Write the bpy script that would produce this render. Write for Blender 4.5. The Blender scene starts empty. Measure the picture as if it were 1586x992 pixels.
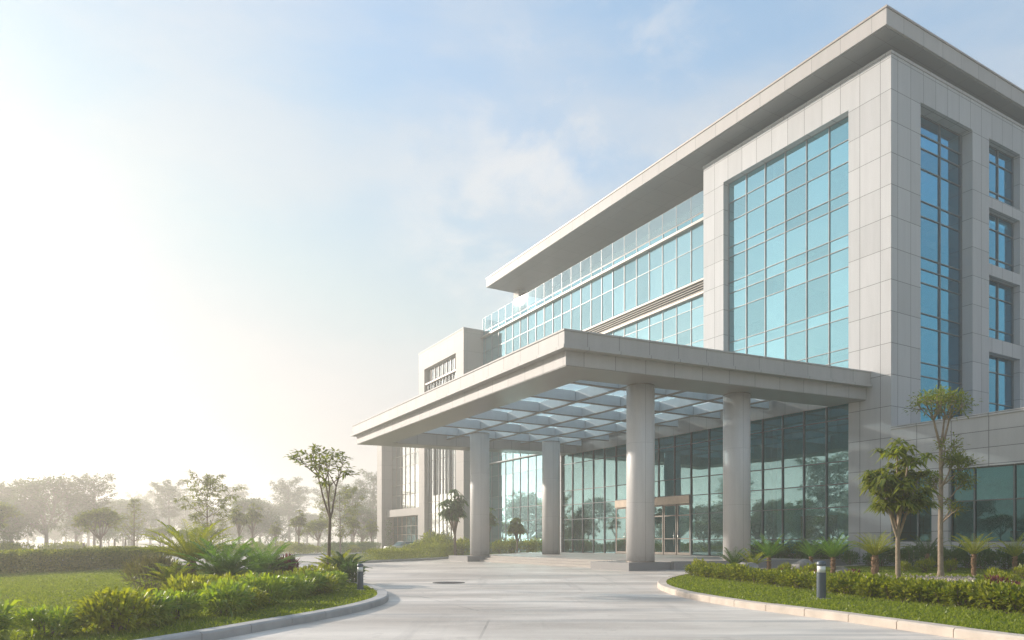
import bpy, math, random
import numpy as np
from mathutils import Vector

rad = math.radians
S = bpy.context.scene
COL = S.collection

# ------------------------------------------------------------------ camera, sky, sun, exposure
cam_d = bpy.data.cameras.new('camera')
cam = bpy.data.objects.new('camera', cam_d)
COL.objects.link(cam)
cam.location = (0, 0, 1.5)
cam.rotation_euler = (rad(90), 0, 0)
cam_d.sensor_fit = 'HORIZONTAL'
cam_d.sensor_width = 36
cam_d.lens = 36 * 1100 / 1586
cam_d.shift_y = (838 - 496) / 1586
cam_d.clip_start = 0.1
cam_d.clip_end = 6000
S.camera = cam

SUN_AZ, SUN_EL = -60.0, 19.5          # degrees left of the view axis, above the horizon
SKY_STRENGTH = 0.142
SKY_GAMMA = 0.36            # hazy air evens out the sky
SUN_STRENGTH = 1.9
EXPOSURE = 1.94
HAZE_DENSITY = 0.0025

world = bpy.data.worlds.new('World')
S.world = world
world.use_nodes = True
nt = world.node_tree
bg = nt.nodes['Background']
bg.inputs['Strength'].default_value = SKY_STRENGTH
sky = nt.nodes.new('ShaderNodeTexSky')
sky.sky_type = 'NISHITA'
sky.sun_disc = False
sky.sun_elevation = rad(SUN_EL)
sky.sun_rotation = rad(SUN_AZ)
sky.altitude = 0
sky.air_density = 1.0
sky.dust_density = 0.3
sky.ozone_density = 1.6


def wn(t, **kw):
    n = nt.nodes.new(t)
    for k, v in kw.items():
        setattr(n, k, v)
    return n


# thin clouds, laid on the sky by direction
tc = wn('ShaderNodeTexCoord')
dot = wn('ShaderNodeVectorMath', operation='DOT_PRODUCT')
cd = Vector((0.12, 1.0, 0.44)).normalized()
dot.inputs[1].default_value = cd
nt.links.new(tc.outputs['Generated'], dot.inputs[0])
reg = wn('ShaderNodeMapRange', interpolation_type='SMOOTHSTEP')
reg.inputs['From Min'].default_value = 0.95
reg.inputs['From Max'].default_value = 0.993
nt.links.new(dot.outputs['Value'], reg.inputs['Value'])
mp = wn('ShaderNodeMapping')
mp.inputs['Scale'].default_value = (1.0, 1.0, 1.5)
mp.inputs['Rotation'].default_value = (0, rad(28), 0)
nt.links.new(tc.outputs['Generated'], mp.inputs['Vector'])
nz = wn('ShaderNodeTexNoise')
nz.inputs['Scale'].default_value = 7.0
nz.inputs['Detail'].default_value = 9
nz.inputs['Roughness'].default_value = 0.58
nz.inputs['Distortion'].default_value = 0.25
nt.links.new(mp.outputs['Vector'], nz.inputs['Vector'])
cr = wn('ShaderNodeMapRange', interpolation_type='SMOOTHSTEP')
cr.inputs['From Min'].default_value = 0.46
cr.inputs['From Max'].default_value = 0.68
nt.links.new(nz.outputs['Fac'], cr.inputs['Value'])
mul = wn('ShaderNodeMath', operation='MULTIPLY')
nt.links.new(reg.outputs['Result'], mul.inputs[0])
nt.links.new(cr.outputs['Result'], mul.inputs[1])
mul2 = wn('ShaderNodeMath', operation='MULTIPLY')
mul2.inputs[1].default_value = 0.7
nt.links.new(mul.outputs[0], mul2.inputs[0])
cmix = wn('ShaderNodeMix', data_type='RGBA')
cmix.inputs['B'].default_value = (1.62, 1.60, 1.58, 1)
nt.links.new(mul2.outputs[0], cmix.inputs['Factor'])
gam = wn('ShaderNodeGamma')
gam.inputs['Gamma'].default_value = SKY_GAMMA
nt.links.new(sky.outputs['Color'], gam.inputs['Color'])
hsv = wn('ShaderNodeHueSaturation')
hsv.inputs['Saturation'].default_value = 1.75
nt.links.new(gam.outputs['Color'], hsv.inputs['Color'])
# the pale warm band of misty air low over the horizon
sepz = wn('ShaderNodeSeparateXYZ')
nt.links.new(tc.outputs['Generated'], sepz.inputs[0])
hzn = wn('ShaderNodeMapRange', interpolation_type='SMOOTHSTEP')
hzn.inputs['From Min'].default_value = 0.62
hzn.inputs['From Max'].default_value = -0.05
hzn.inputs['To Max'].default_value = 0.85
nt.links.new(sepz.outputs['Z'], hzn.inputs['Value'])
hmix = wn('ShaderNodeMix', data_type='RGBA')
hmix.inputs['B'].default_value = (1.36, 1.27, 1.16, 1)
nt.links.new(hzn.outputs['Result'], hmix.inputs['Factor'])
cap = wn('ShaderNodeVectorMath', operation='MINIMUM')   # the mist keeps the sky round the sun from burning out
cap.inputs[1].default_value = (1.24, 1.38, 1.56)
nt.links.new(hsv.outputs['Color'], cap.inputs[0])
nt.links.new(cap.outputs[0], hmix.inputs['A'])
nt.links.new(hmix.outputs['Result'], cmix.inputs['A'])
# faint high veil over the whole sky, mirrored by the glass
vm = wn('ShaderNodeMapping')
vm.inputs['Scale'].default_value = (1.0, 1.0, 3.2)
vm.inputs['Rotation'].default_value = (rad(10), rad(-14), 0)
nt.links.new(tc.outputs['Generated'], vm.inputs['Vector'])
vn = wn('ShaderNodeTexNoise')
vn.inputs['Scale'].default_value = 3.0
vn.inputs['Detail'].default_value = 7
vn.inputs['Roughness'].default_value = 0.5
nt.links.new(vm.outputs['Vector'], vn.inputs['Vector'])
vr = wn('ShaderNodeMapRange', interpolation_type='SMOOTHSTEP')
vr.inputs['From Min'].default_value = 0.42
vr.inputs['From Max'].default_value = 0.72
vr.inputs['To Max'].default_value = 0.45
nt.links.new(vn.outputs['Fac'], vr.inputs['Value'])
vmix = wn('ShaderNodeMix', data_type='RGBA')
vmix.inputs['B'].default_value = (1.42, 1.42, 1.42, 1)
nt.links.new(vr.outputs['Result'], vmix.inputs['Factor'])
nt.links.new(cmix.outputs['Result'], vmix.inputs['A'])
nt.links.new(vmix.outputs['Result'], bg.inputs['Color'])

sun_d = bpy.data.lights.new('sun', 'SUN')
sun_d.energy = SUN_STRENGTH
sun_d.angle = rad(1.5)
sun_d.color = (1.0, 0.90, 0.79)
sun = bpy.data.objects.new('sun', sun_d)
COL.objects.link(sun)
_d = Vector((math.sin(rad(SUN_AZ)) * math.cos(rad(SUN_EL)), math.cos(rad(SUN_AZ)) * math.cos(rad(SUN_EL)), math.sin(rad(SUN_EL))))
sun.rotation_euler = _d.to_track_quat('Z', 'Y').to_euler()
sun.location = (-60, 40, 40)

S.view_settings.view_transform = 'Standard'
S.view_settings.look = 'None'
S.view_settings.exposure = EXPOSURE
S.view_settings.gamma = 1.0
S.view_settings.use_curve_mapping = False
S.cycles.max_bounces = 8
S.cycles.transparent_max_bounces = 16
S.cycles.volume_bounces = 2
S.cycles.use_denoising = True
S.cycles.denoising_prefilter = 'NONE'
S.cycles.sample_clamp_indirect = 6


# ------------------------------------------------------------------ node helpers and materials
class NT:
    def __init__(self, name):
        self.m = bpy.data.materials.new(name)
        self.m.use_nodes = True
        self.t = self.m.node_tree
        self.t.nodes.clear()
        self.out = self.t.nodes.new('ShaderNodeOutputMaterial')

    def n(self, typ, ins=None, **kw):
        nd = self.t.nodes.new(typ)
        for k, v in kw.items():
            setattr(nd, k, v)
        for k, v in (ins or {}).items():
            self.set(nd.inputs[k], v)
        return nd

    def set(self, sock, v):
        if isinstance(v, bpy.types.NodeSocket):
            self.t.links.new(v, sock)
        else:
            sock.default_value = v

    def math(self, op, a, b=None, c=None):
        nd = self.t.nodes.new('ShaderNodeMath')
        nd.operation = op
        self.set(nd.inputs[0], a)
        if b is not None:
            self.set(nd.inputs[1], b)
        if c is not None:
            self.set(nd.inputs[2], c)
        return nd.outputs[0]

    def mixc(self, f, a, b, blend='MIX'):
        nd = self.t.nodes.new('ShaderNodeMix')
        nd.data_type = 'RGBA'
        nd.blend_type = blend
        self.set(nd.inputs['Factor'], f)
        self.set(nd.inputs['A'], a)
        self.set(nd.inputs['B'], b)
        return nd.outputs['Result']

    def mixf(self, f, a, b):
        nd = self.t.nodes.new('ShaderNodeMix')
        nd.data_type = 'FLOAT'
        self.set(nd.inputs['Factor'], f)
        self.set(nd.inputs['A'], a)
        self.set(nd.inputs['B'], b)
        return nd.outputs['Result']

    def noise(self, vec, scale, detail=4, rough=0.55):
        nd = self.n('ShaderNodeTexNoise', {'Scale': scale, 'Detail': detail, 'Roughness': rough})
        if vec is not None:
            self.t.links.new(vec, nd.inputs['Vector'])
        return nd.outputs['Fac']

    def ramp(self, v, a, b, c=0.0, d=1.0):
        nd = self.n('ShaderNodeMapRange', {'Value': v, 'From Min': a, 'From Max': b, 'To Min': c, 'To Max': d})
        return nd.outputs['Result']

    def done(self, shader):
        self.t.links.new(shader, self.out.inputs['Surface'])
        return self.m


def rgba(c):
    return (c[0], c[1], c[2], 1.0)


def mat_plain(name, col, rough=0.6, metal=0.0, var=0.12, scale=3.0, bump=0.0, spec=0.5):
    k = NT(name)
    o = k.n('ShaderNodeTexCoord').outputs['Object']
    f = k.noise(o, scale, 5)
    c = k.mixc(k.ramp(f, 0.3, 0.7), rgba([x * (1 - var) for x in col]), rgba([min(1, x * (1 + var)) for x in col]))
    ins = {'Base Color': c, 'Roughness': rough, 'Metallic': metal, 'Specular IOR Level': spec}
    p = k.n('ShaderNodeBsdfPrincipled', ins)
    if bump:
        b = k.n('ShaderNodeBump', {'Strength': bump, 'Distance': 0.02, 'Height': k.noise(o, scale * 9, 4)})
        k.set(p.inputs['Normal'], b.outputs['Normal'])
    return k.done(p.outputs['BSDF'])


def mat_panel(name, col, pw, ph, oa=0.0, ob=0.0, jw=0.022, var=0.10, rough=0.62, jdark=0.5, streak=0.10):
    """stone cladding: panels with open joints, each panel a slightly different stone"""
    k = NT(name)
    t = k.n('ShaderNodeTexCoord')
    o = t.outputs['Object']
    xyz = k.n('ShaderNodeSeparateXYZ', {'Vector': o})
    nrm = k.n('ShaderNodeSeparateXYZ', {'Vector': t.outputs['Normal']})
    nx = k.math('GREATER_THAN', k.math('ABSOLUTE', nrm.outputs['X']), 0.5)
    nzz = k.math('GREATER_THAN', k.math('ABSOLUTE', nrm.outputs['Z']), 0.5)
    a = k.mixf(nx, xyz.outputs['X'], xyz.outputs['Y'])
    b = k.mixf(nzz, xyz.outputs['Z'], xyz.outputs['Y'])
    pa = k.math('DIVIDE', k.math('SUBTRACT', a, oa), pw)
    pb = k.math('DIVIDE', k.math('SUBTRACT', b, ob), ph)

    def joint(p, size):
        fr = k.math('FRACT', p)
        dd = k.math('MULTIPLY', k.math('MINIMUM', fr, k.math('SUBTRACT', 1.0, fr)), size)
        return k.math('LESS_THAN', dd, jw / 2)
    j = k.math('MAXIMUM', joint(pa, pw), joint(pb, ph))
    cell = k.n('ShaderNodeCombineXYZ', {'X': k.math('FLOOR', pa), 'Y': k.math('FLOOR', pb), 'Z': k.math('MULTIPLY', nx, 3.0)})
    wno = k.n('ShaderNodeTexWhiteNoise', {'Vector': cell.outputs['Vector']}, noise_dimensions='3D')
    st = k.n('ShaderNodeMapping', {'Vector': o, 'Scale': (2.2, 2.2, 0.25)})
    f1 = k.noise(st.outputs['Vector'], 1.3, 6, 0.6)
    f2 = k.noise(o, 22, 4, 0.7)
    val = k.math('ADD', 1.0 - var / 2 - streak / 2, k.math('MULTIPLY', wno.outputs['Value'], var))
    val = k.math('ADD', val, k.math('MULTIPLY', f1, streak))
    val = k.math('MULTIPLY', val, k.ramp(f2, 0.25, 0.75, 0.93, 1.07))
    cc = k.mixc(1.0, rgba(col), k.n('ShaderNodeCombineColor', {'Red': val, 'Green': val, 'Blue': val}).outputs['Color'], 'MULTIPLY')
    cc = k.mixc(j, cc, rgba([x * jdark for x in col]))
    h = k.math('SUBTRACT', k.math('MULTIPLY', f2, 0.15), j)
    bmp = k.n('ShaderNodeBump', {'Strength': 0.35, 'Distance': 0.012, 'Height': h})
    p = k.n('ShaderNodeBsdfPrincipled', {'Base Color': cc, 'Roughness': rough, 'Normal': bmp.outputs['Normal']})
    return k.done(p.outputs['BSDF'])


def mat_glass(name, refl, trans, base=0.40, var=0.10):
    k = NT(name)
    g = k.n('ShaderNodeNewGeometry')
    o = k.n('ShaderNodeTexCoord').outputs['Object']
    fr = k.n('ShaderNodeLayerWeight', {'Blend': 0.35}).outputs['Fresnel']
    fac = k.math('ADD', base, k.math('MULTIPLY', fr, 1.0 - base))
    fac = k.math('ADD', fac, k.ramp(g.outputs['Random Per Island'], 0, 1, -var, var))
    fac = k.n('ShaderNodeClamp', {'Value': fac}).outputs['Result']
    bmp = k.n('ShaderNodeBump', {'Strength': 0.05, 'Distance': 0.05, 'Height': k.noise(o, 0.6, 2)})
    col = k.mixc(k.math('POWER', fr, 1.5), rgba(refl), (0.97, 0.98, 0.98, 1))
    gl = k.n('ShaderNodeBsdfGlossy', {'Color': col, 'Roughness': 0.012, 'Normal': bmp.outputs['Normal']})
    tr = k.n('ShaderNodeBsdfTransparent', {'Color': rgba(trans)})
    mx = k.n('ShaderNodeMixShader', {0: fac, 1: tr.outputs[0], 2: gl.outputs[0]})
    return k.done(mx.outputs[0])


def mat_leaf(name, c1, c2, trans=0.45, gloss=0.06, tcol=None, rough=0.35):
    k = NT(name)
    g = k.n('ShaderNodeNewGeometry')
    r = g.outputs['Random Per Island']
    o = k.n('ShaderNodeTexCoord').outputs['Object']
    f = k.math('ADD', k.math('MULTIPLY', r, 0.7), k.math('MULTIPLY', k.ramp(k.noise(o, 2.2, 3), 0.3, 0.7), 0.3))
    c = k.mixc(f, rgba(c1), rgba(c2))
    d = k.n('ShaderNodeBsdfDiffuse', {'Color': c})
    tcol = tcol or (1.35, 1.4, 0.38)
    c2_ = k.mixc(1.0, c, rgba(tcol), 'MULTIPLY')
    t = k.n('ShaderNodeBsdfTranslucent', {'Color': c2_})
    mx = k.n('ShaderNodeMixShader', {0: trans, 1: d.outputs[0], 2: t.outputs[0]})
    gl = k.n('ShaderNodeBsdfGlossy', {'Color': (1, 1, 1, 1), 'Roughness': rough})
    m2 = k.n('ShaderNodeMixShader', {0: gloss, 1: mx.outputs[0], 2: gl.outputs[0]})
    return k.done(m2.outputs[0])


def mat_concrete():
    k = NT('driveway_concrete')
    o = k.n('ShaderNodeTexCoord').outputs['Object']
    m = k.n('ShaderNodeMapping', {'Vector': o, 'Scale': (0.28, 0.9, 1), 'Rotation': (0, 0, rad(-14))})
    f1 = k.noise(m.outputs['Vector'], 0.55, 8, 0.62)
    f2 = k.noise(o, 0.12, 5, 0.6)
    f3 = k.noise(o, 14, 5, 0.7)
    m2 = k.n('ShaderNodeMapping', {'Vector': o, 'Scale': (0.10, 1.3, 1), 'Rotation': (0, 0, rad(9))})
    f4 = k.noise(m2.outputs['Vector'], 0.9, 6, 0.55)
    c = k.mixc(k.ramp(f1, 0.38, 0.62), (0.43, 0.365, 0.305, 1), (0.76, 0.685, 0.60, 1))
    c = k.mixc(k.math('MULTIPLY', k.ramp(f2, 0.4, 0.7), 0.5), c, (0.50, 0.445, 0.39, 1))
    c = k.mixc(k.math('MULTIPLY', k.ramp(f4, 0.52, 0.64), 0.6), c, (0.26, 0.25, 0.245, 1))
    c = k.mixc(k.math('MULTIPLY', k.ramp(f3, 0.35, 0.8), 0.4), c, (0.56, 0.54, 0.51, 1))
    # hairline cracks
    vv = k.n('ShaderNodeTexVoronoi', {'Vector': k.n('ShaderNodeMapping', {'Vector': o, 'Scale': (0.12, 0.2, 1)}).outputs['Vector'], 'Scale': 1.0}, feature='DISTANCE_TO_EDGE')
    crk = k.math('MULTIPLY', k.math('LESS_THAN', vv.outputs['Distance'], 0.0022), k.ramp(k.noise(o, 0.3, 3), 0.45, 0.6))
    c = k.mixc(k.math('MULTIPLY', crk, 0.5), c, (0.13, 0.115, 0.10, 1))
    # blotches: old drips, tyre smears, damp patches
    spot = k.ramp(k.noise(o, 1.7, 5, 0.6), 0.60, 0.72)
    c = k.mixc(k.math('MULTIPLY', spot, 0.35), c, (0.27, 0.235, 0.20, 1))
    m3 = k.n('ShaderNodeMapping', {'Vector': o, 'Scale': (1.6, 0.12, 1), 'Rotation': (0, 0, rad(24))})
    tyre = k.ramp(k.noise(m3.outputs['Vector'], 0.8, 5, 0.55), 0.58, 0.70)
    c = k.mixc(k.math('MULTIPLY', tyre, 0.28), c, (0.24, 0.22, 0.20, 1))
    bmp = k.n('ShaderNodeBump', {'Strength': 0.5, 'Distance': 0.012, 'Height': k.math('ADD', f3, k.math('MULTIPLY', f1, 0.8))})
    rg = k.ramp(f1, 0.3, 0.7, 0.42, 0.62)
    p = k.n('ShaderNodeBsdfPrincipled', {'Base Color': c, 'Roughness': rg, 'Normal': bmp.outputs['Normal']})
    return k.done(p.outputs['BSDF'])


def mat_lawn(name, c1, c2, scale=0.8):
    k = NT(name)
    o = k.n('ShaderNodeTexCoord').outputs['Object']
    f1 = k.noise(o, scale, 6, 0.6)
    f2 = k.noise(o, 40, 4, 0.7)
    f = k.math('ADD', k.math('MULTIPLY', k.ramp(f1, 0.3, 0.7), 0.6), k.math('MULTIPLY', f2, 0.4))
    c = k.mixc(f, rgba(c1), rgba(c2))
    bmp = k.n('ShaderNodeBump', {'Strength': 0.6, 'Distance': 0.03, 'Height': f2})
    p = k.n('ShaderNodeBsdfPrincipled', {'Base Color': c, 'Roughness': 0.9, 'Specular IOR Level': 0.15, 'Normal': bmp.outputs['Normal']})
    return k.done(p.outputs['BSDF'])


def mat_water():
    k = NT('lake_water')
    o = k.n('ShaderNodeTexCoord').outputs['Object']
    bmp = k.n('ShaderNodeBump', {'Strength': 0.12, 'Distance': 0.1, 'Height': k.noise(o, 1.2, 4)})
    p = k.n('ShaderNodeBsdfPrincipled', {'Base Color': (0.06, 0.08, 0.08, 1), 'Roughness': 0.06, 'IOR': 1.33, 'Normal': bmp.outputs['Normal']})
    return k.done(p.outputs['BSDF'])


M = {}
M['stone'] = mat_panel('tower_stone', (0.40, 0.398, 0.40), 1.24, 1.75, 0.62, 0.2, jw=0.036, jdark=0.36, var=0.16, streak=0.26)
M['stone_wing'] = mat_panel('wing_stone', (0.45, 0.438, 0.428), 1.78, 0.82, 0.36, 0.36, jw=0.034, jdark=0.32, streak=0.22)
M['stone_block'] = mat_panel('block_stone', (0.31, 0.285, 0.26), 1.9, 2.1, 0.2, 0.0)
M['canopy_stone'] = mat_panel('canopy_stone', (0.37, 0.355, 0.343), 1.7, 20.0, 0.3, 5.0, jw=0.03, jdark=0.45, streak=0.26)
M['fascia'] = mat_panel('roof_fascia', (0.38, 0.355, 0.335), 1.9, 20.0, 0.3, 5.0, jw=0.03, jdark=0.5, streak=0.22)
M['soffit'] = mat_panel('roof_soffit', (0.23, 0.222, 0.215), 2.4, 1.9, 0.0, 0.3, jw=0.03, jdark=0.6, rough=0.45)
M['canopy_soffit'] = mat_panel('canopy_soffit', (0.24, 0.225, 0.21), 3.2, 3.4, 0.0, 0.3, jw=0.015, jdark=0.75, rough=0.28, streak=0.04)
def mat_column():
    k = NT('column_concrete')
    o = k.n('ShaderNodeTexCoord').outputs['Object']
    xyz = k.n('ShaderNodeSeparateXYZ', {'Vector': o})
    a = k.math('MULTIPLY', k.math('ADD', k.math('DIVIDE', k.math('ARCTAN2', xyz.outputs['Y'], xyz.outputs['X']), 2 * math.pi), 0.555), 4.0)
    fr = k.math('FRACT', a)
    sv = k.math('LESS_THAN', k.math('MULTIPLY', k.math('MINIMUM', fr, k.math('SUBTRACT', 1.0, fr)), 1.13), 0.010)
    zf = k.math('FRACT', k.math('DIVIDE', k.math('SUBTRACT', xyz.outputs['Z'], 0.4), 3.05))
    sh = k.math('LESS_THAN', k.math('MULTIPLY', k.math('MINIMUM', zf, k.math('SUBTRACT', 1.0, zf)), 3.05), 0.008)
    cell = k.n('ShaderNodeCombineXYZ', {'X': k.math('FLOOR', a), 'Y': k.math('FLOOR', k.math('DIVIDE', k.math('SUBTRACT', xyz.outputs['Z'], 0.4), 3.05))})
    w = k.n('ShaderNodeTexWhiteNoise', {'Vector': cell.outputs['Vector']}).outputs['Value']
    st = k.n('ShaderNodeMapping', {'Vector': o, 'Scale': (3, 3, 0.3)})
    f = k.noise(st.outputs['Vector'], 1.4, 6, 0.6)
    v = k.math('ADD', k.math('MULTIPLY', f, 0.26), k.math('MULTIPLY', w, 0.06))
    v = k.math('ADD', v, k.math('MULTIPLY', k.noise(o, 18, 4, 0.7), 0.12))
    c = k.mixc(k.ramp(v, 0.10, 0.34), (0.46, 0.445, 0.43, 1), (0.62, 0.605, 0.59, 1))
    foot = k.math('MULTIPLY', k.ramp(xyz.outputs['Z'], 0.4, 0.85, 1.0, 0.0), k.ramp(k.noise(o, 5, 4), 0.35, 0.7))
    c = k.mixc(k.math('MULTIPLY', foot, 0.5), c, (0.22, 0.19, 0.165, 1))
    c = k.mixc(k.math('MULTIPLY', k.math('MAXIMUM', sv, k.math('MULTIPLY', sh, 0.6)), 0.6), c, (0.16, 0.15, 0.14, 1))
    p = k.n('ShaderNodeBsdfPrincipled', {'Base Color': c, 'Roughness': k.ramp(f, 0.3, 0.7, 0.38, 0.52)})
    return k.done(p.outputs['BSDF'])


M['column'] = mat_column()
M['beam'] = mat_plain('pale_painted_steel', (0.46, 0.52, 0.57), 0.5, var=0.05)
M['beam_edge'] = mat_plain('brown_steel', (0.20, 0.165, 0.14), 0.5, var=0.1)
M['granite'] = mat_plain('plinth_granite', (0.23, 0.225, 0.22), 0.45, var=0.25, scale=40, bump=0.08)
M['paving'] = mat_panel('platform_paving', (0.36, 0.325, 0.29), 1.2, 1.2, jw=0.012, jdark=0.7, var=0.14)
M['glass_tower'] = mat_glass('tower_glass', (0.44, 0.84, 0.96), (0.18, 0.45, 0.50), 0.72, var=0.14)
M['glass_curtain'] = mat_glass('curtain_glass', (0.52, 0.86, 0.95), (0.20, 0.48, 0.52), 0.74, var=0.13)
M['glass_side'] = mat_glass('side_glass', (0.10, 0.50, 0.78), (0.08, 0.26, 0.32), 0.55)
M['glass_lobby'] = mat_glass('lobby_glass', (0.48, 0.78, 0.82), (0.10, 0.62, 0.68), 0.27, var=0.04)
M['glass_wing'] = mat_glass('wing_glass', (0.20, 0.46, 0.50), (0.07, 0.36, 0.40), 0.12, var=0.04)
M['glass_block'] = mat_glass('block_glass', (0.85, 0.92, 0.93), (0.3, 0.5, 0.55), 0.6)
M['glass_clear'] = mat_glass('balustrade_glass', (0.66, 0.90, 0.97), (0.55, 0.78, 0.84), 0.48, var=0.03)


def mat_frosted():
    k = NT('frosted_skylight_glass')
    tl = k.n('ShaderNodeBsdfTranslucent', {'Color': (0.62, 0.78, 0.88, 1)})
    df = k.n('ShaderNodeBsdfDiffuse', {'Color': (0.42, 0.50, 0.54, 1)})
    tr = k.n('ShaderNodeBsdfTransparent', {'Color': (0.50, 0.66, 0.74, 1)})
    gl = k.n('ShaderNodeBsdfGlossy', {'Color': (0.8, 0.9, 0.95, 1), 'Roughness': 0.05})
    a = k.n('ShaderNodeMixShader', {0: 0.35, 1: tl.outputs[0], 2: df.outputs[0]})
    b = k.n('ShaderNodeMixShader', {0: 0.28, 1: a.outputs[0], 2: tr.outputs[0]})
    c = k.n('ShaderNodeMixShader', {0: 0.10, 1: b.outputs[0], 2: gl.outputs[0]})
    return k.done(c.outputs[0])


M['skylight'] = mat_frosted()
M['mullion'] = mat_plain('grey_aluminium', (0.10, 0.12, 0.13), 0.4, 0.4)
M['mullion_pale'] = mat_plain('bronze_aluminium', (0.24, 0.215, 0.19), 0.35, 0.5)
M['curtain_frame'] = mat_plain('curtain_aluminium', (0.22, 0.22, 0.22), 0.4, 0.3)
M['bronze'] = mat_plain('brushed_bronze', (0.40, 0.33, 0.27), 0.32, 0.6)
M['steel'] = mat_plain('brushed_steel', (0.6, 0.58, 0.55), 0.25, 0.9)
M['interior'] = mat_plain('interior_plaster', (0.70, 0.72, 0.71), 0.8)
M['interior_dark'] = mat_plain('interior_timber', (0.10, 0.085, 0.07), 0.6)
M['slab'] = mat_plain('concrete_slab', (0.38, 0.38, 0.37), 0.8)
M['blind'] = mat_plain('roller_blind', (0.62, 0.62, 0.58), 0.9, var=0.05)
M['dark'] = mat_plain('dark_louvre', (0.055, 0.055, 0.055), 0.6)
M['louvre'] = mat_plain('bronze_louvre', (0.33, 0.28, 0.24), 0.5, 0.2)
M['concrete'] = mat_concrete()
M['kerb_pale'] = mat_plain('sandstone_kerb', (0.50, 0.43, 0.36), 0.8, var=0.14, scale=2.2, bump=0.15)
M['kerb_grey'] = mat_plain('concrete_kerb', (0.36, 0.35, 0.34), 0.8, var=0.14, scale=2.2, bump=0.15)
M['lawn'] = mat_lawn('lawn_turf', (0.09, 0.12, 0.020), (0.15, 0.18, 0.032))
M['ground'] = mat_lawn('meadow_ground', (0.06, 0.085, 0.03), (0.11, 0.12, 0.05), 0.1)
M['soil'] = mat_plain('planting_soil', (0.06, 0.042, 0.028), 0.95, var=0.3, scale=6, bump=0.5)
M['water'] = mat_water()
M['bark'] = mat_plain('bark', (0.17, 0.125, 0.09), 0.85, var=0.3, scale=9, bump=0.5)
M['bark_pale'] = mat_plain('pale_bark', (0.27, 0.205, 0.145), 0.85, var=0.25, scale=9, bump=0.5)
M['cycad_trunk'] = mat_plain('cycad_trunk', (0.22, 0.13, 0.075), 0.9, var=0.4, scale=22, bump=0.8)
M['grass'] = mat_leaf('grass_blades', (0.12, 0.17, 0.022), (0.27, 0.30, 0.05), 0.45, 0.008)
M['leaf_lush'] = mat_leaf('lush_leaf', (0.103, 0.197, 0.024), (0.392, 0.433, 0.053), 0.50, 0.042)
M['leaf_gold'] = mat_leaf('golden_leaf', (0.12, 0.16, 0.016), (0.42, 0.40, 0.03), 0.5, 0.03)
M['leaf_dark'] = mat_leaf('dark_leaf', (0.045, 0.103, 0.029), (0.121, 0.203, 0.045), 0.30, 0.036)
M['leaf_hedge'] = mat_leaf('hedge_leaf', (0.074, 0.126, 0.017), (0.347, 0.336, 0.042), 0.5, 0.02)
M['leaf_cycad'] = mat_leaf('cycad_leaf', (0.083, 0.201, 0.035), (0.236, 0.366, 0.059), 0.42, 0.048)
M['leaf_cycad_yellow'] = mat_leaf('yellow_cycad_leaf', (0.166, 0.234, 0.030), (0.508, 0.468, 0.058), 0.48, 0.042)
M['leaf_red'] = mat_leaf('red_leaf', (0.078, 0.023, 0.029), (0.195, 0.065, 0.058), 0.35, 0.036, (1.5, 1.0, 0.9))
M['leaf_dry'] = mat_leaf('grey_green_leaf', (0.096, 0.096, 0.060), (0.192, 0.168, 0.096), 0.35, 0.030)
M['leaf_tree'] = mat_leaf('tree_leaf', (0.072, 0.121, 0.020), (0.286, 0.286, 0.044), 0.5, 0.025)
M['leaf_far'] = mat_leaf('far_tree_leaf', (0.055, 0.094, 0.031), (0.121, 0.165, 0.050), 0.4, 0.01, (1.15, 1.3, 0.55))
M['pebble'] = mat_plain('pink_pebble', (0.42, 0.33, 0.29), 0.8, var=0.35, scale=5, bump=0.2)
M['rock'] = mat_plain('grey_boulder', (0.28, 0.26, 0.24), 0.85, var=0.3, scale=4, bump=0.5)
M['bollard'] = mat_plain('slate_grey_paint', (0.085, 0.105, 0.125), 0.4, 0.2, var=0.06)
M['lens'] = mat_plain('frosted_lens', (0.75, 0.75, 0.72), 0.3, var=0.04)
M['iron'] = mat_plain('cast_iron', (0.075, 0.065, 0.058), 0.6, 0.5, scale=30, bump=0.4)
M['car_paint'] = mat_plain('silver_paint', (0.62, 0.63, 0.64), 0.25, 0.5, var=0.03)
M['tyre'] = mat_plain('tyre_rubber', (0.02, 0.02, 0.02), 0.8)


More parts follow.
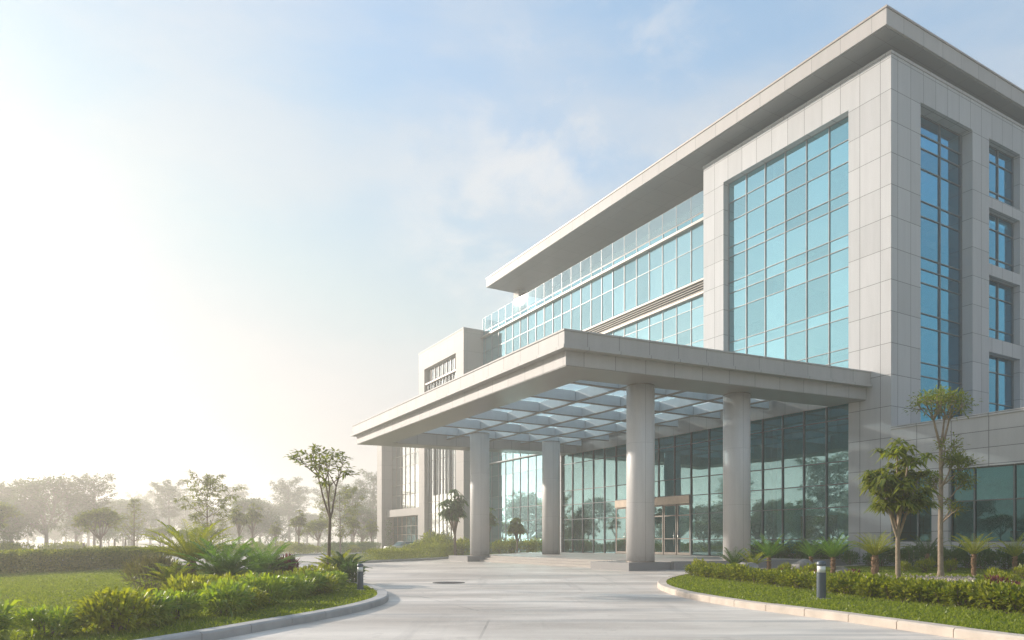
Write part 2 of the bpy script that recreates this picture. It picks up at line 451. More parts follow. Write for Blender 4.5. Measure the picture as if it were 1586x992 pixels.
# ------------------------------------------------------------------ mesh builder
class MB:
    def __init__(self):
        self.v = []
        self.f = []

    def add(self, vs, fs):
        o = len(self.v)
        self.v.extend(vs)
        self.f.extend([tuple(i + o for i in f) for f in fs])
        return self

    def box(self, x0, x1, y0, y1, z0, z1):
        vs = [(x0, y0, z0), (x1, y0, z0), (x1, y1, z0), (x0, y1, z0), (x0, y0, z1), (x1, y0, z1), (x1, y1, z1), (x0, y1, z1)]
        return self.add(vs, [(3, 2, 1, 0), (4, 5, 6, 7), (0, 1, 5, 4), (1, 2, 6, 5), (2, 3, 7, 6), (3, 0, 4, 7)])

    def prism(self, pts, z0, z1):
        """pts counter-clockwise"""
        n = len(pts)
        vs = [(p[0], p[1], z0) for p in pts] + [(p[0], p[1], z1) for p in pts]
        fs = [tuple(range(n - 1, -1, -1)), tuple(range(n, 2 * n))] + [(i, (i + 1) % n, (i + 1) % n + n, i + n) for i in range(n)]
        return self.add(vs, fs)

    def ring(self, outer, inner, z0, z1):
        n = len(outer)
        vs = [(p[0], p[1], z0) for p in outer] + [(p[0], p[1], z0) for p in inner] + [(p[0], p[1], z1) for p in outer] + [(p[0], p[1], z1) for p in inner]
        fs = []
        for i in range(n):
            j = (i + 1) % n
            fs += [(i, n + i, n + j, j), (2 * n + i, 2 * n + j, 3 * n + j, 3 * n + i), (i, j, 2 * n + j, 2 * n + i), (n + j, n + i, 3 * n + i, 3 * n + j)]
        return self.add(vs, fs)

    def tube(self, pts, radii, n=7, cap=True):
        pts = [Vector(p) for p in pts]
        rings = []
        vs, fs = [], []
        prev = None
        for i, p in enumerate(pts):
            d = (pts[min(i + 1, len(pts) - 1)] - pts[max(i - 1, 0)])
            d = d.normalized() if d.length > 1e-6 else Vector((0, 0, 1))
            ref = prev if prev is not None else (Vector((1, 0, 0)) if abs(d.x) < 0.8 else Vector((0, 1, 0)))
            a = (ref - d * ref.dot(d))
            a = a.normalized() if a.length > 1e-6 else d.orthogonal().normalized()
            prev = a
            b = d.cross(a)
            for q in range(n):
                an = 2 * math.pi * q / n
                vs.append(tuple(p + (a * math.cos(an) + b * math.sin(an)) * radii[i]))
        for i in range(len(pts) - 1):
            for q in range(n):
                r = (q + 1) % n
                fs.append((i * n + q, i * n + r, (i + 1) * n + r, (i + 1) * n + q))
        if cap:
            fs.append(tuple(range(n - 1, -1, -1)))
            fs.append(tuple((len(pts) - 1) * n + q for q in range(n)))
        return self.add(vs, fs)

    def lathe(self, prof, n=24, cx=0.0, cy=0.0):
        """prof: list of (r, z) bottom to top"""
        vs, fs = [], []
        for r, z in prof:
            for q in range(n):
                a = 2 * math.pi * q / n
                vs.append((cx + r * math.cos(a), cy + r * math.sin(a), z))
        for i in range(len(prof) - 1):
            for q in range(n):
                r = (q + 1) % n
                fs.append((i * n + q, i * n + r, (i + 1) * n + r, (i + 1) * n + q))
        fs.append(tuple(range(n - 1, -1, -1)))
        fs.append(tuple((len(prof) - 1) * n + q for q in range(n)))
        return self.add(vs, fs)

    def leaves(self, P, D, L, W, droop=0.15, up=(0, 0, 1), roll=None):
        """numpy batch of pointed leaves, each its own island"""
        P = np.asarray(P, float)
        D = np.asarray(D, float)
        n = len(P)
        if n == 0:
            return self
        D /= np.linalg.norm(D, axis=1, keepdims=True) + 1e-9
        L = np.broadcast_to(np.asarray(L, float), (n,))[:, None]
        W = np.broadcast_to(np.asarray(W, float), (n,))[:, None]
        U = np.broadcast_to(np.asarray(up, float), (n, 3))
        if roll is not None:
            U = U + roll
        Sd = np.cross(D, U)
        Sd /= np.linalg.norm(Sd, axis=1, keepdims=True) + 1e-9
        zz = np.array([0, 0, 1.0])
        mid = P + D * L * 0.5 - zz * (droop * L * 0.15)
        tip = P + D * L - zz * (droop * L)
        V = np.stack([P - Sd * W * 0.12, P + Sd * W * 0.12, mid - Sd * W * 0.5, mid + Sd * W * 0.5, tip], axis=1).reshape(-1, 3)
        o = len(self.v)
        self.v.extend(map(tuple, V.tolist()))
        base = (np.arange(n) * 5 + o).tolist()
        for b in base:
            self.f.append((b, b + 1, b + 3, b + 2))
            self.f.append((b + 2, b + 3, b + 4))
        return self

    def build(self, name, mat, parent=None, smooth=False, loc=None):
        me = bpy.data.meshes.new(name)
        me.from_pydata(self.v, [], self.f)
        me.materials.append(mat)
        if smooth:
            me.shade_smooth()
        me.update()
        o = bpy.data.objects.new(name, me)
        COL.objects.link(o)
        if parent is not None:
            o.parent = parent
        if loc is not None:
            o.location = loc
        return o


def tag(o, label=None, cat=None, group=None, kind=None):
    if label:
        o['label'] = label
    if cat:
        o['category'] = cat
    if group:
        o['group'] = group
    if kind:
        o['kind'] = kind
    return o


def thing(name, label, cat, loc=(0, 0, 0), rz=0.0, group=None):
    o = bpy.data.objects.new(name, None)
    o.empty_display_size = 0.3
    COL.objects.link(o)
    o.location = loc
    o.rotation_euler = (0, 0, rz)
    return tag(o, label, cat, group)


def dup(root, loc, rz=0.0, sc=1.0, label=None, group=None):
    def cp(o, par):
        c = o.copy()
        COL.objects.link(c)
        if par is not None:
            c.parent = par
        for ch in list(o.children):
            cp(ch, c)
        return c
    r = cp(root, None)
    r.location = loc
    r.rotation_euler = (0, 0, rz)
    r.scale = (sc, sc, sc) if not isinstance(sc, tuple) else sc
    if label:
        r['label'] = label
    if group:
        r['group'] = group
    elif 'group' in r:
        del r['group']
    return r


def pxg(px, py, z=0.0):
    """ground point under a photo pixel"""
    Y = 1100 * (1.5 - z) / (py - 838)
    return ((px - 793) / 1100 * Y, Y)


def pxd(px, Y):
    return ((px - 793) / 1100 * Y, Y)


def smooth_path(pts, n=6, closed=False):
    out = []
    N = len(pts)
    rng = range(N if closed else N - 1)
    for i in rng:
        g = (lambda q: pts[q % N]) if closed else (lambda q: pts[max(0, min(N - 1, q))])
        p0, p1, p2, p3 = [np.array(g(i + q), float) for q in (-1, 0, 1, 2)]
        for j in range(n):
            t = j / n
            out.append(tuple(0.5 * ((2 * p1) + (p2 - p0) * t + (2 * p0 - 5 * p1 + 4 * p2 - p3) * t * t + (3 * p1 - p0 - 3 * p2 + p3) * t ** 3)))
    if not closed:
        out.append(tuple(pts[-1]))
    return out


# ------------------------------------------------------------------ the building's frame: s runs along the long facade, t goes into the building
CX, CY = 20.9, 39.16
RZ = rad(30)
U2 = np.array([-math.sin(RZ), math.cos(RZ)])
V2 = np.array([math.cos(RZ), math.sin(RZ)])


def bw(s, t):
    p = np.array([CX, CY]) + s * U2 + t * V2
    return (float(p[0]), float(p[1]))


def loc_of(p):
    d = np.array([p[0] - CX, p[1] - CY])
    return float(d @ U2), float(d @ V2)


# ------------------------------------------------------------------ ground, driveway, water
def sheet(name, pts, z, mat, label=None):
    mb = MB()
    mb.add([(p[0], p[1], z) for p in pts], [tuple(range(len(pts)))])
    o = mb.build(name, mat)
    return tag(o, kind='structure')


sheet('ground', [(-520, -70), (380, -70), (380, 880), (-520, 880)], -0.03, M['ground'])
drive = [(-40, -30), (40, -30), (60, 20), bw(-10, 30), bw(40, 20), bw(62, -8), (-17.5, 92), (-30, 96), (-60, 84), (-110, 80), (-110, 66), (-58, 66), (-40, 52), (-26, 42), (-24, 20)]
sheet('driveway', drive, 0.0, M['concrete'])
lake = smooth_path([(-220, 150), (-150, 124), (-104, 116), (-70, 112), (-58, 118), (-62, 140), (-80, 180), (-110, 240), (-190, 300), (-300, 310), (-330, 240), (-280, 180)], 5, True)
sheet('lake', lake, 0.0, M['water'])


def kerb(name, path, mat, w=0.28, h=0.15, seg=1.1, closed=False, side=1):
    """kerb stones butted end to end along a path, one run of kerbing"""
    P = [np.array(p) for p in path]
    d = [0.0]
    for a, b in zip(P[:-1], P[1:]):
        d.append(d[-1] + float(np.linalg.norm(b - a)))
    tot = d[-1]

    def at(x):
        i = max(0, min(len(P) - 2, int(np.searchsorted(d, x)) - 1))
        f = (x - d[i]) / max(1e-6, d[i + 1] - d[i])
        return P[i] * (1 - f) + P[i + 1] * f

    def nor(x):
        a, b = at(max(0, x - 0.05)), at(min(tot, x + 0.05))
        t = (b - a) / (np.linalg.norm(b - a) + 1e-9)
        return np.array([-t[1], t[0]]) * side
    mb = MB()
    rng = random.Random(len(path))
    x = 0.0
    while x < tot - 0.2:
        L = min(seg, tot - x)
        jz = rng.uniform(-0.004, 0.004)
        k = 4
        vs, fs = [], []
        ch = 0.03
        prof = [(0, -0.1), (0, h - ch + jz), (ch, h + jz), (w, h + jz), (w, -0.1)]
        for q in range(k + 1):
            y = x + 0.008 + (L - 0.016) * q / k
            p, nn = at(y), nor(y)
            for a, z in prof:
                vs.append((p[0] + nn[0] * a, p[1] + nn[1] * a, z))
        m = len(prof)
        for q in range(k):
            for i in range(m):
                j = (i + 1) % m
                fs.append((q * m + i, (q + 1) * m + i, (q + 1) * m + j, q * m + j))
        fs.append(tuple(range(m)))
        fs.append(tuple(k * m + i for i in range(m - 1, -1, -1)))
        mb.add(vs, fs)
        x += L
    return tag(mb.build(name, mat), kind='structure')


# left island
left_edge = smooth_path([(-14, 0.5), (-9, 3.3), (-6.6, 6), (-5.3, 8.6), (-4.49, 10.73), (-4.08, 12), (-3.59, 13.56), (-3.24, 15), (-3.05, 16.8), (-3.2, 18.4), (-3.7, 20.4), (-4.6, 22.6), (-6.2, 25.4), (-9, 29.6), (-13, 35), (-18, 40.5), (-25, 46)], 6)
LZ = 0.12


def inset(path, w, side):
    out = []
    for i, p in enumerate(path):
        a = np.array(path[max(0, i - 1)])
        b = np.array(path[min(len(path) - 1, i + 1)])
        t = (b - a) / (np.linalg.norm(b - a) + 1e-9)
        out.append((p[0] - t[1] * side * w, p[1] + t[0] * side * w))
    return out


kerb('kerb_left_lawn', left_edge, M['kerb_grey'], side=1)
left_poly = inset(left_edge, 0.2, 1) + [(-58, 60), (-62, 20), (-40, -20)]
sheet('lawn_left', left_poly, LZ, M['lawn'])

# right lawn
right_edge = smooth_path([(13, 2), (8.8, 7), (7.2, 10), (6.6, 11.8), (6.07, 13.5), (5.62, 14.6), (5.0, 16.4), (4.62, 18.3), (4.48, 20.6), (4.75, 23.2), (5.6, 26.2), (7.2, 29.6), (9.6, 32.8), (12.6, 35.2), (16.2, 37.2), (19.5, 40)], 6)
kerb('kerb_right_lawn', right_edge, M['kerb_pale'], side=-1)
right_poly = inset(right_edge, 0.2, -1) + [(26, 45), (50, 35), (60, 0), (30, -12)]
sheet('lawn_right', right_poly, LZ, M['lawn'])

# island in front of the far facade, bounded by the driveway
isl = smooth_path([bw(22.6, -22.6), bw(26, -17.9), bw(30, -13.2), bw(34, -9.4), bw(36, -4)], 6)
isl_back = smooth_path([bw(22.6, -22.6), bw(23.8, -24.4), bw(28, -24.2), bw(44, -18), bw(62, -9), bw(72, -4)], 6)
kerb('kerb_island', isl_back[::-1] + isl[1:], M['kerb_grey'], side=1)
sheet('lawn_island', inset(isl_back[::-1] + isl[1:], 0.15, 1) + [bw(36, 0.2), bw(72, 0.2)], LZ, M['lawn'])
far_kerb = smooth_path([(-60, 66), (-42, 66.5), (-26, 70), (-18, 79), (-15.5, 90)], 6)
kerb('kerb_far_drive', far_kerb, M['kerb_grey'], side=1)

# manhole cover
mx, my = pxg(695, 903)
mh = thing('manhole_cover', 'dark round iron manhole cover set in the pale driveway', 'manhole', (mx, my, 0))
mb = MB()
mb.lathe([(0.50, -0.05), (0.50, 0.006), (0.45, 0.010), (0.0001, 0.010)], 32)
mb.build('cover_plate', M['iron'], mh)
mb = MB()
mb.ring([(0.58 * math.cos(i * math.pi / 16), 0.58 * math.sin(i * math.pi / 16)) for i in range(32)], [(0.505 * math.cos(i * math.pi / 16), 0.505 * math.sin(i * math.pi / 16)) for i in range(32)], -0.05, 0.008)
mb.build('frame_ring', M['iron'], mh)

# ------------------------------------------------------------------ building helpers
RNG = random.Random(11)


def solid_cells(mb, plane, c0, c1, us, zs, hole):
    """wall made of grid cells; plane 'x': wall between x=c0..c1, u runs along y; plane 'y': between y=c0..c1, u runs along x"""
    nu, nz_ = len(us) - 1, len(zs) - 1
    sol = [[not hole(0.5 * (us[i] + us[i + 1]), 0.5 * (zs[j] + zs[j + 1])) for j in range(nz_)] for i in range(nu)]

    def pt(u, c, z):
        return (c, u, z) if plane == 'x' else (u, c, z)

    def quad(a, b, c, d):
        mb.add([a, b, c, d], [(0, 1, 2, 3)])
    for i in range(nu):
        for j in range(nz_):
            if not sol[i][j]:
                continue
            u0, u1, z0, z1 = us[i], us[i + 1], zs[j], zs[j + 1]
            quad(pt(u0, c0, z0), pt(u0, c0, z1), pt(u1, c0, z1), pt(u1, c0, z0))
            quad(pt(u0, c1, z0), pt(u1, c1, z0), pt(u1, c1, z1), pt(u0, c1, z1))
            if i == 0 or not sol[i - 1][j]:
                quad(pt(u0, c0, z0), pt(u0, c1, z0), pt(u0, c1, z1), pt(u0, c0, z1))
            if i == nu - 1 or not sol[i + 1][j]:
                quad(pt(u1, c0, z0), pt(u1, c0, z1), pt(u1, c1, z1), pt(u1, c1, z0))
            if j == 0 or not sol[i][j - 1]:
                quad(pt(u0, c0, z0), pt(u1, c0, z0), pt(u1, c1, z0), pt(u0, c1, z0))
            if j == nz_ - 1 or not sol[i][j + 1]:
                quad(pt(u0, c0, z1), pt(u0, c1, z1), pt(u1, c1, z1), pt(u1, c0, z1))
    return mb


def wall(name, parent, plane, c0, c1, u0, u1, z0, z1, holes, mat):
    us = sorted({u0, u1} | {h[0] for h in holes} | {h[1] for h in holes})
    zs = sorted({z0, z1} | {h[2] for h in holes} | {h[3] for h in holes})

    def hole(u, z):
        return any(h[0] < u < h[1] and h[2] < z < h[3] for h in holes)
    mb = solid_cells(MB(), plane, c0, c1, us, zs, hole)
    o = mb.build(name, mat, parent)
    # consistent outward normals
    import bmesh
    bm = bmesh.new()
    bm.from_mesh(o.data)
    bmesh.ops.remove_doubles(bm, verts=bm.verts, dist=1e-4)
    bmesh.ops.recalc_face_normals(bm, faces=bm.faces)
    bm.to_mesh(o.data)
    bm.free()
    return o


def glazing(name, parent, plane, c, us, zs, frame_mat, glass_mat, mw=0.07, md=0.16, tilt=0.0022, skip=None, heavy=()):
    """a window: frame of mullions and transoms, its panes a sub-part"""
    fr, pn = MB(), MB()

    def bx(u0, u1, c0, c1, z0, z1):
        if plane == 'x':
            fr.box(c0, c1, u0, u1, z0, z1)
        else:
            fr.box(u0, u1, c0, c1, z0, z1)
    for u in us:
        bx(u - mw / 2, u + mw / 2, c - md / 2, c + md / 2, zs[0], zs[-1])
    for z in zs:
        hw = mw * (1.5 if z in heavy else 0.85)
        for a, b in zip(us[:-1], us[1:]):
            bx(a + mw / 2, b - mw / 2, c - md / 2 + 0.02, c + md / 2 - 0.02, z - hw / 2, z + hw / 2)
    for i, (a, b) in enumerate(zip(us[:-1], us[1:])):
        for j, (z0, z1) in enumerate(zip(zs[:-1], zs[1:])):
            if skip and skip(0.5 * (a + b), 0.5 * (z0 + z1)):
                continue
            tu, tz = RNG.uniform(-tilt, tilt) * (b - a), RNG.uniform(-tilt, tilt) * (z1 - z0)
            cs = [c + tu + tz, c - tu + tz, c - tu - tz, c + tu - tz]
            co = [(a, z0), (b, z0), (b, z1), (a, z1)]
            if plane == 'x':
                vs = [(cs[q], co[q][0], co[q][1]) for q in range(4)]
                pn.add(vs, [(0, 3, 2, 1)])
            else:
                vs = [(co[q][0], cs[q], co[q][1]) for q in range(4)]
                pn.add(vs, [(0, 1, 2, 3)])
    f = fr.build(name, frame_mat, parent)
    pn.build('pane', glass_mat, f)
    return f


def lin(a, b, n):
    return [a + (b - a) * i / n for i in range(n + 1)]


# ------------------------------------------------------------------ office building
B = thing('office_building', 'large modern stone and blue glass office block with a wide flat overhanging roof', 'office building', (CX, CY, 0), RZ)
TW = 14.1          # tower width along the facade
TOP = 28.4
DEPTH = 24.0
# tower front wall (facing the drive): one large opening above the canopy, lobby opening below
wall('tower_wall', B, 'x', 0.0, 0.56, 0.0, TW, -0.1, TOP, [(2.58, 12.2, 10.9, 26.6), (2.58, TW, -0.1, 9.95)], M['stone'])
# tower side wall (facing right)
hs = [(2.82, 8.3, 7.86, 26.56)]
for t0 in (10.2, 16.0):
    for z0, z1 in ((23.0, 26.6), (18.8, 22.3), (14.2, 18.1), (9.5, 13.3)):
        hs.append((t0, t0 + 3.8, z0, z1))
wall('tower_side_wall', B, 'y', 0.0, 0.76, 0.56, DEPTH, -0.1, TOP, hs, M['stone'])
# coping
mb = MB()
mb.box(-0.04, 0.60, -0.04, TW + 0.04, TOP, TOP + 0.16)
mb.box(0.60, DEPTH, -0.04, 0.80, TOP, TOP + 0.16)
mb.build('coping', M['canopy_stone'], B)
mb = MB()
mb.box(0.56, DEPTH, TW - 0.4, TW, 25.2, TOP)
mb.box(DEPTH - 0.4, DEPTH, 0.0, 49.0, -0.1, 25.2)
mb.build('rear_wall', M['stone'], B)

# tower front window
tz = [10.9, 12.2, 12.9, 14.7, 15.4, 17.7, 18.85, 19.6, 21.4, 22.1, 23.9, 25.2, 26.6]
glazing('tower_window', B, 'x', 0.52, lin(2.60, 12.18, 6), tz, M['curtain_frame'], M['glass_tower'], mw=0.042)
# side windows
sz = [7.9, 9.3, 11.2, 12.0, 14.1, 14.9, 16.7, 17.5, 18.2, 20.6, 21.5, 23.4, 24.6, 25.4, 26.54]
glazing('tall_window', B, 'y', 0.72, [2.84, 6.0, 8.28], sz, M['mullion'], M['glass_side'], mw=0.06)
for t0 in (10.2, 16.0):
    for z0, z1 in ((23.0, 26.6), (18.8, 22.3), (14.2, 18.1), (9.5, 13.3)):
        h = z1 - z0
        glazing('window', B, 'y', 0.46, [t0 + 0.02, t0 + 1.9, t0 + 3.78], [z0 + 0.02, z0 + h * 0.2, z0 + h * 0.72, z1 - 0.02], M['mullion'], M['glass_side'], mw=0.06)

# curtain wall between the tower and the left block
S0, S1 = TW, 49.0
cz = [10.9, 12.2, 13.6, 14.9]
cu = [S0 + 1.56 * i for i in range(23)]
cu = [x for x in cu if x < S1 - 0.5] + [S1]
glazing('curtain_wall', B, 'x', 0.34, cu, [10.2, 10.9, 12.4, 13.9, 15.0, 16.2, 17.3, 18.7, 19.45], M['curtain_frame'], M['glass_curtain'], mw=0.036, md=0.12)
glazing('curtain_wall', B, 'x', 0.34, cu, [20.62, 23.1, 24.75], M['curtain_frame'], M['glass_curtain'], mw=0.036, md=0.12)
glazing('spandrel_window', B, 'x', 0.36, cu, [24.95, 25.5], M['curtain_frame'], M['glass_tower'], mw=0.036, md=0.10)
lower_u = [x for x in cu if x > 33.2]
lower_u = [33.0] + lower_u
glazing('curtain_wall', B, 'x', 0.34, lower_u, [0.3, 1.7, 3.6, 5.05, 6.4, 8.7, 10.1], M['curtain_frame'], M['glass_curtain'], mw=0.036, md=0.12, heavy=(5.05,))
# ledges and louvre band
mb = MB()
mb.box(0.02, 0.42, S0, S1 + 0.05, 24.76, 24.94)
mb.box(0.05, 0.42, S0, S1, 19.46, 19.64)
mb.box(0.10, 0.42, S0, S1, 20.46, 20.60)
mb.build('ledge', M['louvre'], B)
mb = MB()
mb.box(0.38, 0.46, S0, S1, 19.65, 20.45)
lv = mb.build('louvre_band', M['dark'], B)
mb = MB()
for i in range(4):
    z = 19.74 + i * 0.18
    mb.add([(0.10, S0, z), (0.10, S1, z), (0.36, S1, z + 0.09), (0.36, S0, z + 0.09), (0.10, S0, z - 0.03), (0.10, S1, z - 0.03), (0.36, S1, z + 0.06), (0.36, S0, z + 0.06)],
           [(0, 1, 2, 3), (7, 6, 5, 4), (0, 4, 5, 1), (3, 2, 6, 7), (0, 3, 7, 4), (1, 5, 6, 2)])
mb.build('slat', M['louvre'], lv)
# glass balustrade of the roof terrace
bal = glazing('balustrade', B, 'x', 0.30, cu, [25.56, 27.05], M['curtain_frame'], M['glass_clear'], mw=0.028, md=0.04)
bw_ = MB()
bw_.box(0.30, 6.0, S1 - 0.05, S1, 25.56, 27.05)
bw_.build('pane', M['glass_clear'], bal)
# terrace deck, floors, rooms behind the glass
mb = MB()
mb.box(0.44, DEPTH - 0.4, TW, S1, 25.0, 25.45)
for z in (10.1, 14.6, 19.55):
    mb.box(0.50, DEPTH - 0.4, TW + 0.01, S1 - 0.05, z, z + 0.45)
for z in (9.95, 12.3, 14.95, 19.0, 21.6):
    mb.box(1.0, DEPTH - 0.4, 0.80, TW, z, z + 0.42)
mb.box(0.60, DEPTH - 0.4, 0.80, TW - 0.4, 26.9, 27.3)
mb.build('floor_slab', M['slab'], B)
mb = MB()
mb.box(9.0, 9.3, 0.9, S1 - 0.1, 10.6, 24.9)
mb.box(6.4, 6.7, 3.0, TW - 0.2, 10.6, 26.8)
mb.box(1.5, 6.3, 8.9, 9.2, 10.6, 26.8)
mb.build('inner_wall', M['interior'], B)
mb = MB()
mb.box(0.50, 9.0, S1 - 0.04, S1 + 0.2, 0.0, 25.4)
mb.build('end_wall', M['stone_block'], B)
# roller blinds drawn in some bays
for (i, j, k) in ((4, 9, 10), (3, 9, 10), (1, 8, 10), (2, 5, 6), (1, 5, 6), (3, 2, 3), (0, 8, 9)):
    us = lin(2.60, 12.18, 6)
    MB().box(0.70, 0.72, us[i] + 0.1, us[i + 1] - 0.1, tz[j] + 0.1, tz[k]).build('blind', M['blind'], B)
# inner columns and lights of the lobby
mb = MB()
mb.box(0.6, 10.5, 0.80, 33.0, 0.30, 0.42)
mb.build('lobby_floor', M['paving'], B)
mb = MB()
mb.box(10.5, 10.8, 0.80, 48.8, 0.0, 10.0)
mb.box(5.0, 10.5, 32.9, 33.1, 0.3, 9.9)
mb.build('lobby_back_wall', M['interior'], B)
mb = MB()
mb.box(8.4, 10.4, 17.5, 23.5, 0.42, 5.0)
mb.box(6.2, 7.0, 17.8, 22.6, 0.42, 1.55)
mb.box(9.2, 10.4, 5.0, 13.0, 0.42, 3.4)
mb.build('reception_counter', M['interior_dark'], B)
for s in (6.0, 12.0, 26.0, 31.0):
    mb = MB()
    mb.lathe([(0.45, 0.42), (0.45, 9.9)], 20, 4.6, s)
    mb.build('lobby_column', M['column'], B, True)
mb = MB()
mb.box(0.58, 10.5, 0.80, 33.0, 9.70, 9.92)
mb.build('lobby_ceiling', M['interior'], B)

# header above the lobby glass, up into the canopy's skylights
mb = MB()
mb.box(0.0, 0.56, TW, 33.0, 9.95, 11.05)
mb.box(0.0, 0.30, 33.0, S1, 10.12, 10.22)
mb.box(0.06, 0.9, 32.6, 33.4, 0.3, 9.95)
mb.build('header_beam', M['stone'], B)

# lobby glass and doors
PZ = 0.42
lz = [PZ, 1.6, 3.5, 4.87, 6.2, 8.7, 9.93]
D0, D1 = 15.6, 24.5
left_u = lin(D1, 32.58, 5)
mid_u = lin(D0, D1, 5)
right_u = lin(2.62, 12.2, 6) + [13.8, D0]
glazing('lobby_window', B, 'x', 0.28, left_u, lz, M['mullion'], M['glass_lobby'], mw=0.07, md=0.18)
glazing('lobby_window', B, 'x', 0.28, right_u, lz, M['mullion'], M['glass_lobby'], mw=0.07, md=0.18)
glazing('lobby_window', B, 'x', 0.28, mid_u, [4.95, 6.2, 8.7, 9.93], M['mullion'], M['glass_lobby'], mw=0.07, md=0.18)
mb = MB()
mb.box(0.08, 0.46, D0 + 0.05, D1 - 0.05, 4.30, 4.90)
mb.build('door_transom', M['bronze'], B)
dw = (D1 - D0) / 6
for i in range(6):
    a, b = D0 + i * dw + 0.05, D0 + (i + 1) * dw - 0.05
    fr = MB()
    for (u0, u1, z0, z1) in ((a, a + 0.09, PZ + 0.02, 4.28), (b - 0.09, b, PZ + 0.02, 4.28), (a + 0.09, b - 0.09, PZ + 0.02, PZ + 0.2), (a + 0.09, b - 0.09, 3.38, 3.48), (a + 0.09, b - 0.09, 4.18, 4.28), (a + 0.09, b - 0.09, 1.62, 1.70)):
        fr.box(0.20, 0.28, u0, u1, z0, z1)
    d = fr.build('entrance_door', M['mullion_pale'], B)
    pn = MB()
    for z0, z1 in ((PZ + 0.2, 1.62), (1.70, 3.38), (3.48, 4.18)):
        pn.add([(0.24, a + 0.09, z0), (0.24, a + 0.09, z1), (0.24, b - 0.09, z1), (0.24, b - 0.09, z0)], [(0, 1, 2, 3)])
    pn.build('pane', M['glass_lobby'], d)
    hx = b - 0.17 if i % 2 == 0 else a + 0.17
    hb = MB()
    hb.tube([(0.11, hx, 1.2), (0.11, hx, 2.2)], [0.022, 0.022], 8)
    hb.tube([(0.11, hx, 1.32), (0.20, hx, 1.32)], [0.014, 0.014], 6)
    hb.tube([(0.11, hx, 2.08), (0.20, hx, 2.08)], [0.014, 0.014], 6)
    hb.build('handle', M['steel'], d, True)

# penthouse storey under the roof
mb = MB()
mb.box(5.0, DEPTH - 1.0, TW, 43.0, 25.45, 29.15)
mb.box(5.0, DEPTH - 1.0, 1.2, TW - 0.003, 27.35, 29.15)
mb.build('penthouse_wall', M['interior'], B)
for s in (43.8,):
    mb = MB()
    mb.box(2.0, 3.0, s, s + 1.1, 25.45, 29.15)
    mb.build('roof_pillar', M['stone_block'], B)
# the great roof
RX0, RX1, RY0, RY1 = -1.28, DEPTH + 1.3, -0.54, 45.2
mb = MB()
mb.box(RX0, RX1, RY0, RY1, 29.2, 30.09)
rf = mb.build('roof', M['fascia'], B)
mb = MB()
mb.box(RX0 - 0.05, RX1 + 0.05, RY0 - 0.05, RY1 + 0.05, 30.093, 30.20)
mb.build('coping', M['louvre'], rf)
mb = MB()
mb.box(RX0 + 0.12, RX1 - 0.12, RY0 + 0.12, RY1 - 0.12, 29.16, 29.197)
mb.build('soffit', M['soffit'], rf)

# left block, standing proud of the curtain wall
BX = -2.15
b0, b1 = 49.06, 62.2
wall('block_wall', B, 'x', BX, BX + 0.6, b0, b1, -0.1, 25.6, [(51.1, 60.4, 1.0, 23.3)], M['stone_block'])
mb = MB()
mb.box(BX + 0.6, 8.0, b0, b0 + 0.4, -0.1, 25.6)
mb.box(BX + 0.6, 8.0, b1 - 0.4, b1, -0.1, 25.6)
mb.box(BX + 0.6, 8.0, b0 + 0.4, b1 - 0.4, 25.0, 25.4)
mb.box(7.6, 8.0, b0 + 0.4, b1 - 0.4, -0.1, 25.0)
mb.build('block_side_wall', M['stone_block'], B)
mb = MB()
mb.box(BX - 0.04, 8.04, b0 - 0.04, b1 + 0.04, 25.603, 25.75)
mb.build('coping', M['canopy_stone'], B)
bwin = glazing('block_window', B, 'x', BX + 0.5, lin(51.12, 60.38, 8), [1.02, 3.2, 4.9, 6.4, 9.0, 11.6, 14.2, 16.8, 19.2, 21.4, 23.28], M['mullion_pale'], M['glass_block'], mw=0.06)
mb = MB()
for s in lin(51.7, 59.8, 9):
    mb.box(BX + 0.26, BX + 0.41, s - 0.05, s + 0.06, 7.2, 21.25)
mb.build('fin', M['mullion'], bwin)
mb = MB()
mb.box(BX + 0.08, BX + 0.44, 51.12, 60.38, 21.28, 21.46)
mb.build('rail', M['louvre'], bwin)
mb = MB()
mb.box(BX + 3.5, BX + 3.7, b0 + 0.5, b1 - 0.5, 0.0, 24.9)
mb.build('inner_wall', M['interior'], B)

# low left wing beyond the block
e0, e1 = 76.3, 78.3
mb = MB()
mb.box(-2.15, 8.0, e0, e1, -0.1, 17.6)
mb.box(-0.9, -0.3, b1 + 0.01, e0 - 0.01, 16.6, 17.6)
mb.box(-0.3, 8.0, b1 + 0.01, e0 - 0.01, 16.9, 17.3)
mb.box(-1.4, -0.45, b1 + 0.01, e0 - 0.01, 4.95, 5.95)
mb.box(-1.5, -0.4, b1 + 0.3, b1 + 1.9, -0.1, 4.94)
mb.build('wing_frame', M['stone_block'], B)
glazing('wing_window', B, 'x', -0.5, lin(b1 + 0.1, e0 - 0.02, 8), [6.0, 8.0, 9.5, 12.0, 13.6, 16.55], M['mullion_pale'], M['glass_block'], mw=0.06)
glazing('wing_window', B, 'x', -0.3, lin(b1 + 1.95, e0 - 0.02, 7), [0.1, 2.4, 3.6, 4.9], M['mullion_pale'], M['glass_wing'], mw=0.06)
mb = MB()
mb.box(3.0, 3.2, b1 + 0.1, e0 - 0.1, 0.0, 16.8)
mb.build('inner_wall', M['interior'], B)

